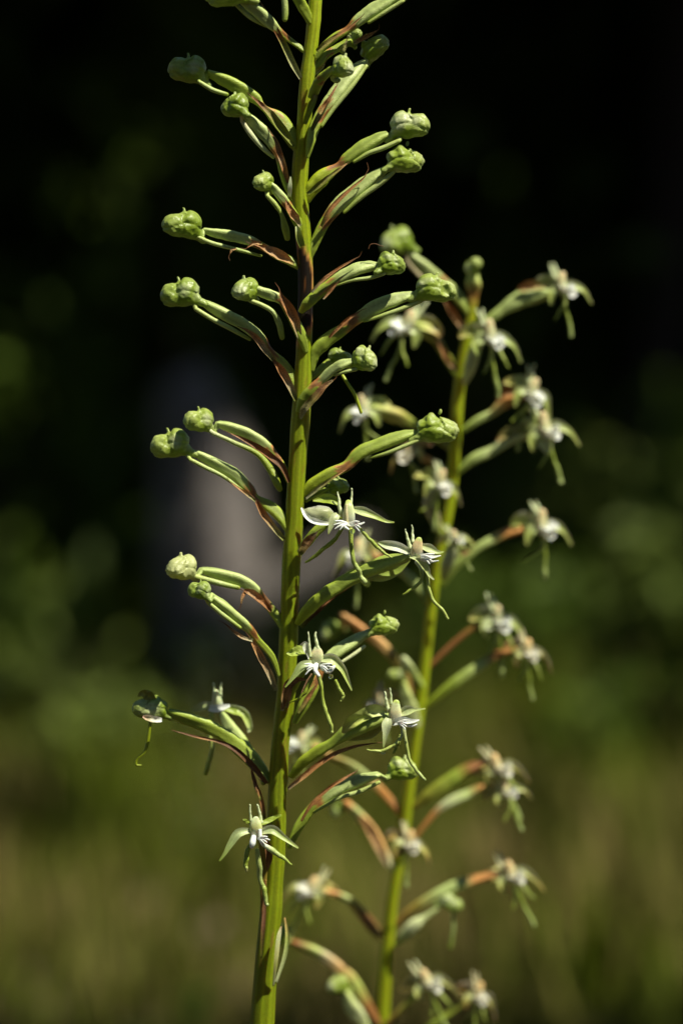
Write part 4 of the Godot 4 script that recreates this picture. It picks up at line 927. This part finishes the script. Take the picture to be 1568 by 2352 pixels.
# ---------------------------------------------------------------- the wood and the meadow
# many leaves or blades joined into one sheet-like mesh
class Leaves:
	var v := PackedVector3Array()
	var n := PackedVector3Array()
	var c := PackedColorArray()
	var i := PackedInt32Array()

	func leaf(p: Vector3, d: Vector3, nn: Vector3, l: float, w: float, col: Color) -> void:
		var sd := d.cross(nn).normalized()
		var k := v.size()
		var up := sd.cross(d)
		v.append_array([p, p + d * l * 0.42 + sd * w * 0.5 + up * w * 0.14, p + d * l * 0.46, p + d * l * 0.42 - sd * w * 0.5 + up * w * 0.14, p + d * l - up * l * 0.12])
		n.append_array([up, (up - sd * 0.3).normalized(), up, (up + sd * 0.3).normalized(), up])
		c.append_array([col, col, col, col, col])
		i.append_array([k, k + 2, k + 1, k, k + 3, k + 2, k + 2, k + 4, k + 1, k + 2, k + 3, k + 4])

	func blade(p: Vector3, out: Vector3, hgt: float, lean: float, w: float, col: Color) -> void:
		var sd := out.cross(Vector3.UP)
		var k := v.size()
		for e in 4:
			var t := e / 3.0
			var q := p + Vector3.UP * (hgt * (t - 0.25 * lean * t * t)) + out * (lean * hgt * t * t * 0.85)
			var hw := w * (1.0 - t) * 0.5
			var nn := (out * -1.0 + Vector3.UP * (0.3 + t * lean)).normalized()
			if e < 3:
				v.append_array([q - sd * hw, q + sd * hw])
				n.append_array([nn, nn])
				c.append_array([col, col])
			else:
				v.append(q)
				n.append(nn)
				c.append(col)
		i.append_array([k, k + 3, k + 1, k, k + 2, k + 3, k + 2, k + 5, k + 3, k + 2, k + 4, k + 5, k + 4, k + 6, k + 5])

	func mesh() -> ArrayMesh:
		var arr := []
		arr.resize(Mesh.ARRAY_MAX)
		arr[Mesh.ARRAY_VERTEX] = v
		arr[Mesh.ARRAY_NORMAL] = n
		arr[Mesh.ARRAY_COLOR] = c
		arr[Mesh.ARRAY_INDEX] = i
		var m := ArrayMesh.new()
		m.add_surface_from_arrays(Mesh.PRIMITIVE_TRIANGLES, arr)
		return m


func any_dir() -> Vector3:
	return Vector3(rng.randfn(), rng.randfn(), rng.randfn()).normalized()


# a clump of leaves round a point; base is where the mesh's own origin stands, so that sunflecks stay where they fall
func clump(l: Leaves, centre: Vector3, base: Vector3, count: int, spread: float, length: float, width: float, tint: Color, gaps := true) -> void:
	var v := rng.randf_range(0.75, 1.25)
	for k in count:
		var p := centre + any_dir() * spread * pow(rng.randf(), 0.45)
		var d := (any_dir() + Vector3(0, -0.35, 0)).normalized()
		var size := rng.randf_range(0.7, 1.2)
		if gaps and sunny(base + p + d * length * size * 0.45):
			continue
		var nn := (Vector3.UP * 0.9 + any_dir()).normalized()
		var g := v * rng.randf_range(0.75, 1.3)
		l.leaf(p, d, nn, length * size, width * size, Color(tint.r * g, tint.g * g, tint.b * g * rng.randf_range(0.7, 1.2)))


func stuff(called: String, l: Leaves, mt: Material, parent: Node) -> MeshInstance3D:
	var o := MeshInstance3D.new()
	o.mesh = l.mesh()
	o.material_override = mt
	o.name = called
	parent.add_child(o)
	o.set_meta("kind", "stuff")
	return o


# where sunlight comes down through the crowns, told by the spot on the ground it reaches
func sunny(p: Vector3) -> bool:
	if p.y < 1.6:
		return false
	var g := Vector2(p.x - SUN.x / SUN.y * p.y, p.z - SUN.z / SUN.y * p.y)
	var o := Vector2(0.02, -0.12) - Vector2(SUN.x, SUN.z) / SUN.y * 0.62
	if g.distance_to(o) < 1.12:
		return true
	var n := dapple.get_noise_2d(g.x * 1.0, g.y * 0.7)
	var stump := Vector2(-0.28, -6.9) - Vector2(SUN.x, SUN.z) / SUN.y * 0.70
	if g.distance_to(stump) < 0.15:
		return true
	if g.distance_to(Vector2(-0.60, -9.45) - Vector2(SUN.x, SUN.z) / SUN.y * 2.06) < 0.05 or g.distance_to(Vector2(-0.42, -9.45) - Vector2(SUN.x, SUN.z) / SUN.y * 1.76) < 0.05:
		return true
	if g.y < -2.2 and g.y > -7.4 and absf(g.x) < 3.2:
		return n > -0.10 - 0.45 * clampf(g.x * 1.2 + 0.4, 0.0, 1.0)
	if g.y <= -7.4 and g.y > -9.0:
		return n > (0.04 if g.x > -0.1 else 0.32)
	return n > (0.66 if g.y < -9.0 else 0.56)


func tree(where: Vector3, height: float, girth: float, spread: float, low: float, clumps: int, lean: Vector3, label: String, bark: Color) -> void:
	var t := thing("tree", where)
	tag(t, label, "tree", "trees round the clearing")
	var b := Mb.new()
	var top := Vector3(lean.x, height * 0.86, lean.z)
	tube(b, smooth_line([Vector3(0, -0.2, 0), Vector3(0, 0.25, 0), top * 0.3 + Vector3(0.1, 0, 0.05), top * 0.65, top], [girth * 1.7, girth * 1.15, girth * 0.95, girth * 0.65, girth * 0.25], 26), bark, {"sides": 14, "lobes": 5, "amp": 0.07, "rough": 0.12, "mottle": 0.3})
	for k in 6:
		var y := lerpf(low, height * 0.85, (k + 0.5) / 6.0)
		var a := rng.randf() * TAU
		var out := Vector3(cos(a), 0.35, sin(a)) * spread * 0.7
		var p := top * (y / (height * 0.86))
		tube(b, smooth_line([p, p + out * 0.5 + Vector3(0, 0.1, 0), p + out], [girth * 0.4, girth * 0.25, girth * 0.08], 8), bark, {"sides": 7, "rough": 0.1})
	part("trunk", b, mats.bark, t)
	var l := Leaves.new()
	var centre := Vector3(lean.x * 0.8, (low + height) * 0.5, lean.z * 0.8)
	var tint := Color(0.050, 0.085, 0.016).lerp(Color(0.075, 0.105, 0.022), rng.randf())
	for k in clumps:
		var q := any_dir() * pow(rng.randf(), 0.38)
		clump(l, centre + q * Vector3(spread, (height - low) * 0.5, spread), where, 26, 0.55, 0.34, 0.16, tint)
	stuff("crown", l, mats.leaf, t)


func shrub(where: Vector3, height: float, spread: float, n: int, tint: Color, label: String, leaf_l: float) -> void:
	var t := thing("shrub", where)
	tag(t, label, "shrub", "shrubs and herbs behind the orchids")
	var b := Mb.new()
	for k in 5:
		var a := rng.randf() * TAU
		var out := Vector3(cos(a), 0, sin(a)) * spread * rng.randf_range(0.3, 0.8)
		tube(b, smooth_line([Vector3(0, -0.05, 0), out * 0.3 + Vector3(0, height * 0.5, 0), out + Vector3(0, height * 0.95, 0)], [0.012, 0.008, 0.003], 8), Color(0.12, 0.10, 0.05), {"sides": 6})
	part("stem", b, mats.bark, t)
	var l := Leaves.new()
	for k in n:
		var y := rng.randf_range(0.12, 1.0)
		var a := rng.randf() * TAU
		var r := spread * sqrt(rng.randf()) * (0.5 + 0.5 * sin(y * PI))
		clump(l, Vector3(cos(a) * r, y * height, sin(a) * r), where, 20, 0.11, leaf_l * 0.62, leaf_l * 0.28, tint, false)
	stuff("foliage", l, mats.leaf, t)


func setting() -> void:
	# ground
	var b := Mb.new()
	var n := 90
	var pv := PackedVector3Array()
	var pc := PackedColorArray()
	var pi := PackedInt32Array()
	for i in n + 1:
		for k in n + 1:
			var u := (float(i) / n * 2.0 - 1.0)
			var w := (float(k) / n * 2.0 - 1.0)
			var x := u * (8.0 + 112.0 * u * u)
			var z := w * (8.0 + 112.0 * w * w) - 3.0
			var far := clampf((Vector2(x, z).length() - 2.0) / 4.0, 0.0, 1.0)
			pv.append(Vector3(x, far * 0.12 * wobble.get_noise_2d(x * 9.0, z * 9.0) - 0.01, z))
			var v := 0.8 + 0.4 * wobble.get_noise_2d(x * 25.0 + 90.0, z * 25.0)
			pc.append(Color(0.19 * v, 0.145 * v, 0.075 * v))
	for i in n:
		for k in n:
			var a := i * (n + 1) + k
			pi.append_array([a, a + n + 2, a + 1, a, a + n + 1, a + n + 2])
	b.piece(pv, pc, pi, false)
	var g := MeshInstance3D.new()
	g.mesh = b.mesh()
	g.material_override = mats.soil
	g.name = "ground"
	add_child(g)
	g.set_meta("kind", "structure")

	# grass
	var l := Leaves.new()
	var made := 0
	while made < 10500:
		var z := -rng.randf_range(0.9, 11.0)
		var x := rng.randf_range(-1.0, 1.0) * (0.9 - z * 0.33)
		var cover := wobble.get_noise_2d(x * 40.0, z * 40.0)
		if rng.randf() > 0.55 + cover:
			continue
		made += 1
		var hgt := rng.randf_range(0.10, 0.24) + clampf((-z - 2.0) * 0.035, 0.0, 0.20) * rng.randf_range(0.4, 1.3) + clampf((-z - 6.5) * 0.12, 0.0, 0.42) * pow(rng.randf(), 1.5)
		var dry := clampf(wobble.get_noise_2d(x * 30.0 + 50.0, z * 30.0) * 1.0 + 0.1 + rng.randf_range(-0.3, 0.35) + clampf((z + 6.0) * 0.10, -0.4, 0.3), 0.0, 1.0)
		var c := Color(0.067, 0.093, 0.006).lerp(Color(0.160, 0.122, 0.047), dry)
		for k in 8:
			var a := rng.randf() * TAU
			var out := Vector3(cos(a), 0, sin(a))
			var v := rng.randf_range(0.65, 1.3)
			l.blade(Vector3(x, -0.01, z) + out * rng.randf() * 0.05, out, hgt * rng.randf_range(0.55, 1.1), rng.randf_range(0.1, 0.7), rng.randf_range(0.010, 0.020), Color(c.r * v, c.g * v, c.b * v))
	var grass := stuff("grass", l, mats.grass, self)
	grass.set_meta("label", "blurred olive grass and straw covering the ground behind the orchids")
	grass.set_meta("category", "grass")

	# fallen leaves
	l = Leaves.new()
	for k in 9000:
		var z := -rng.randf_range(0.4, 9.0)
		var x := rng.randf_range(-1.0, 1.0) * (0.9 - z * 0.3)
		var a := rng.randf() * TAU
		var d := Vector3(cos(a), rng.randf_range(-0.2, 0.3), sin(a)).normalized()
		l.leaf(Vector3(x, 0.015 + rng.randf() * 0.03, z), d, (Vector3.UP + any_dir() * 0.5).normalized(), rng.randf_range(0.06, 0.12), rng.randf_range(0.03, 0.055), Color(0.16, 0.10, 0.05).lerp(Color(0.24, 0.19, 0.14), rng.randf()))
	var litter := stuff("fallen_leaves", l, mats.leaf, self)
	litter.set_meta("label", "brown and grey fallen leaves lying between the grass")
	litter.set_meta("category", "leaf litter")

	# weathered stump
	var st := thing("tree_stump", Vector3(-0.36, 0.0, -7.0))
	tag(st, "pale grey weathered tree stump, a blurred upright shape left behind the sharp orchid", "tree stump")
	var sb := Mb.new()
	tube(sb, smooth_line([Vector3(0.05, -0.1, 0), Vector3(0.03, 0.25, 0), Vector3(0, 0.65, 0), Vector3(-0.03, 0.90, 0), Vector3(-0.01, 0.99, 0)], [0.40, 0.29, 0.25, 0.20, 0.07], 30), Color(0.235, 0.22, 0.20), {"sides": 20, "lobes": 4, "amp": 0.09, "rough": 0.22, "mottle": 0.5})
	part("trunk", sb, mats.bark, st)
	var sn := Mb.new()
	tube(sn, smooth_line([Vector3(0.05, 0.30, 0.05), Vector3(0.24, 0.44, 0.1), Vector3(0.42, 0.56, 0.1)], [0.12, 0.10, 0.05], 10), Color(0.235, 0.22, 0.20), {"sides": 9, "rough": 0.2})
	part("broken_branch", sn, mats.bark, st)

	# herbs and shrubs
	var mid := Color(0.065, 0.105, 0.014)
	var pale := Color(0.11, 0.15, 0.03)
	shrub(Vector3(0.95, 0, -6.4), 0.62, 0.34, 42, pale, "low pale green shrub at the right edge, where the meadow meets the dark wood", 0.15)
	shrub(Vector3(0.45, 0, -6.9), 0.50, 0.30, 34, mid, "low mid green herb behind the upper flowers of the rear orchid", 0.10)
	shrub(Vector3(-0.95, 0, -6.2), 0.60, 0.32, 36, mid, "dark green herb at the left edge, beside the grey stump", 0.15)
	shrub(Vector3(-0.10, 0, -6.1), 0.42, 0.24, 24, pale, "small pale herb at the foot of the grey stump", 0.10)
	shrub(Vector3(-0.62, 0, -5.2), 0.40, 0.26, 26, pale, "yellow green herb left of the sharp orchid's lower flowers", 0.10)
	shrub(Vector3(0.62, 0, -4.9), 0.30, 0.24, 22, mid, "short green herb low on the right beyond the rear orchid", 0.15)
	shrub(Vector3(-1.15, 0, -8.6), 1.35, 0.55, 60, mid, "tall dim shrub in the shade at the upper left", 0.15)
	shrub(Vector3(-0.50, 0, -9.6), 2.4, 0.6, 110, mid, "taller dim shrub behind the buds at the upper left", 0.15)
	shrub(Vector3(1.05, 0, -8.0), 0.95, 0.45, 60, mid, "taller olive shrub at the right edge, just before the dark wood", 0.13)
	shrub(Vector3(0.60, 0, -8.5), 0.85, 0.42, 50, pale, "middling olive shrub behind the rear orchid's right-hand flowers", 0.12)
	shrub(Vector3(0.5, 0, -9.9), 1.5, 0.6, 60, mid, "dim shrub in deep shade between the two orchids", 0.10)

	# crowns and trunks
	var bk := Color(0.13, 0.105, 0.075)
	tree(Vector3(1.25, 0, -11.6), 9.5, 0.26, 3.6, 3.2, 330, Vector3(0.35, 0, -0.2), "slim dark tree trunk in the wood at the upper right", Color(0.05, 0.038, 0.028))
	tree(Vector3(-1.75, 0, -10.5), 10.5, 0.34, 3.8, 3.0, 330, Vector3(-0.3, 0, 0.1), "dark tree trunk in the wood past the left edge", bk)
	tree(Vector3(0.2, 0, -14.5), 11.5, 0.40, 4.2, 2.0, 330, Vector3(0.2, 0, 0), "thick dark tree deep in the wood behind the stem of the sharp orchid", bk)
	tree(Vector3(-4.6, 0, -13.0), 11.0, 0.36, 4.2, 2.2, 330, Vector3(0.3, 0, 0.2), "tree deep in the wood far to the left", bk)
	tree(Vector3(5.0, 0, -13.5), 11.0, 0.38, 4.3, 2.2, 330, Vector3(-0.3, 0, 0), "tree deep in the wood far to the right", bk)
	tree(Vector3(3.9, 0, -7.6), 9.5, 0.30, 3.6, 3.4, 330, Vector3(-0.4, 0, 0.1), "tree at the right side of the meadow, out beyond the rear orchid", bk)
	tree(Vector3(-4.2, 0, -6.6), 10.0, 0.32, 3.8, 2.8, 330, Vector3(0.4, 0, 0.1), "tree at the left side of the meadow", bk)
	tree(Vector3(4.6, 0, -2.2), 10.0, 0.32, 4.0, 3.6, 330, Vector3(-0.5, 0, 0.2), "tree close on the right that shades the meadow", bk)
	tree(Vector3(-4.0, 0, -1.2), 9.5, 0.30, 3.8, 2.6, 240, Vector3(0.4, 0, -0.2), "tree close on the left of the orchids", bk)
	tree(Vector3(2.6, 0, 4.2), 10.0, 0.33, 4.0, 2.8, 130, Vector3(0.1, 0, -0.3), "tree behind the viewer on the right", bk)
	tree(Vector3(-2.8, 0, 4.4), 10.5, 0.35, 4.0, 2.6, 130, Vector3(-0.1, 0, -0.3), "tree behind the viewer on the left", bk)
	tree(Vector3(7.2, 0, 2.4), 11.0, 0.36, 4.2, 2.4, 330, Vector3(-0.3, 0, 0), "tree far on the right, level with the viewer", bk)
	tree(Vector3(-7.6, 0, 2.0), 11.0, 0.36, 4.2, 2.4, 330, Vector3(0.3, 0, 0), "tree far on the left, level with the viewer", bk)
	tree(Vector3(0.3, 0, 8.0), 11.5, 0.38, 4.4, 2.2, 200, Vector3(0, 0, -0.3), "tree far behind the viewer", bk)

	# the undergrowth that closes the wood
	l = Leaves.new()
	for k in 4200:
		var a := rng.randf() * TAU
		var r := rng.randf_range(11.0, 20.0)
		if k % 3 > 0:
			a = -PI / 2 + rng.randf_range(-0.42, 0.42)
			r = rng.randf_range(11.0, 17.0)
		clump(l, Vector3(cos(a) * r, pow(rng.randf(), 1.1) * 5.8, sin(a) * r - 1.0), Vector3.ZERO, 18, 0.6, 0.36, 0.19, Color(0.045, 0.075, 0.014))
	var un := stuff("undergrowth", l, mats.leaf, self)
	un.set_meta("label", "dark mass of leaves closing the wood behind the clearing")
	un.set_meta("category", "undergrowth")


func _ready() -> void:
	# camera
	var cam := Camera3D.new()
	cam.name = "camera"
	var lens := CameraAttributesPhysical.new()
	lens.frustum_focal_length = 100.0
	lens.frustum_focus_distance = EYE_Z - 0.004
	lens.exposure_aperture = 6.0
	cam.attributes = lens
	cam.fov = rad_to_deg(2.0 * atan(0.175))
	cam.near = 0.02
	cam.far = 400.0
	cam.position = Vector3(0, EYE_Y, EYE_Z)
	add_child(cam)
	cam.current = true
	# sky
	var env := Environment.new()
	env.background_mode = Environment.BG_SKY
	var sky := Sky.new()
	var sm := ProceduralSkyMaterial.new()
	sm.sky_top_color = Color(0.36, 0.47, 0.64)
	sm.sky_horizon_color = Color(0.72, 0.74, 0.74)
	sm.sky_curve = 0.12
	sm.ground_bottom_color = Color(0.10, 0.10, 0.06)
	sm.ground_horizon_color = Color(0.30, 0.32, 0.28)
	sky.sky_material = sm
	env.sky = sky
	env.tonemap_mode = Environment.TONE_MAPPER_LINEAR
	env.tonemap_exposure = 1.7
	env.sdfgi_enabled = true
	env.ssao_enabled = true
	env.ssil_enabled = true
	var we := WorldEnvironment.new()
	we.name = "world_environment"
	we.environment = env
	add_child(we)
	# sun
	var sun := DirectionalLight3D.new()
	sun.name = "sun"
	sun.light_energy = 1.5
	sun.light_color = Color(1.0, 0.965, 0.90)
	sun.light_angular_distance = 0.5
	sun.shadow_enabled = true
	sun.look_at_from_position(SUN * 20.0, Vector3.ZERO, Vector3.UP)
	add_child(sun)

	rng.seed = 20240611
	wobble.seed = 11
	wobble.frequency = 0.08
	wobble.fractal_octaves = 3
	dapple.seed = 5
	dapple.frequency = 0.55
	dapple.fractal_octaves = 2
	materials()
	setting()
	for k in 4:
		bud_mesh.append(make_bud(k))
	front_plant()
	var rear := rear_plant()
	var far := rear.duplicate() as Node3D
	far.name = numbered("orchid_plant")
	add_child(far)
	far.transform = Transform3D(Basis(Vector3.UP, 2.3).scaled(Vector3.ONE * 0.72), Vector3(-0.135, -0.005, -1.8))
	tag(far, "short far orchid spike blurred to pale spots, low on the left", "orchid", "orchid spikes in the meadow")
	dew(810, 1220, 13.5, 11, "larger of two greenish water drops under the white lip of the flower by the stem")
	dew(829, 1217, 13.5, 9, "smaller right-hand water drop under the white lip of the flower by the stem")
	dew(760, 1554, 15.0, 11, "clear water drop under the right white claw of the flower in front of the stem")
	dew(880, 1729, 12.0, 8, "tiny bright drop at the tip of the drooping sepal of the low right flower")
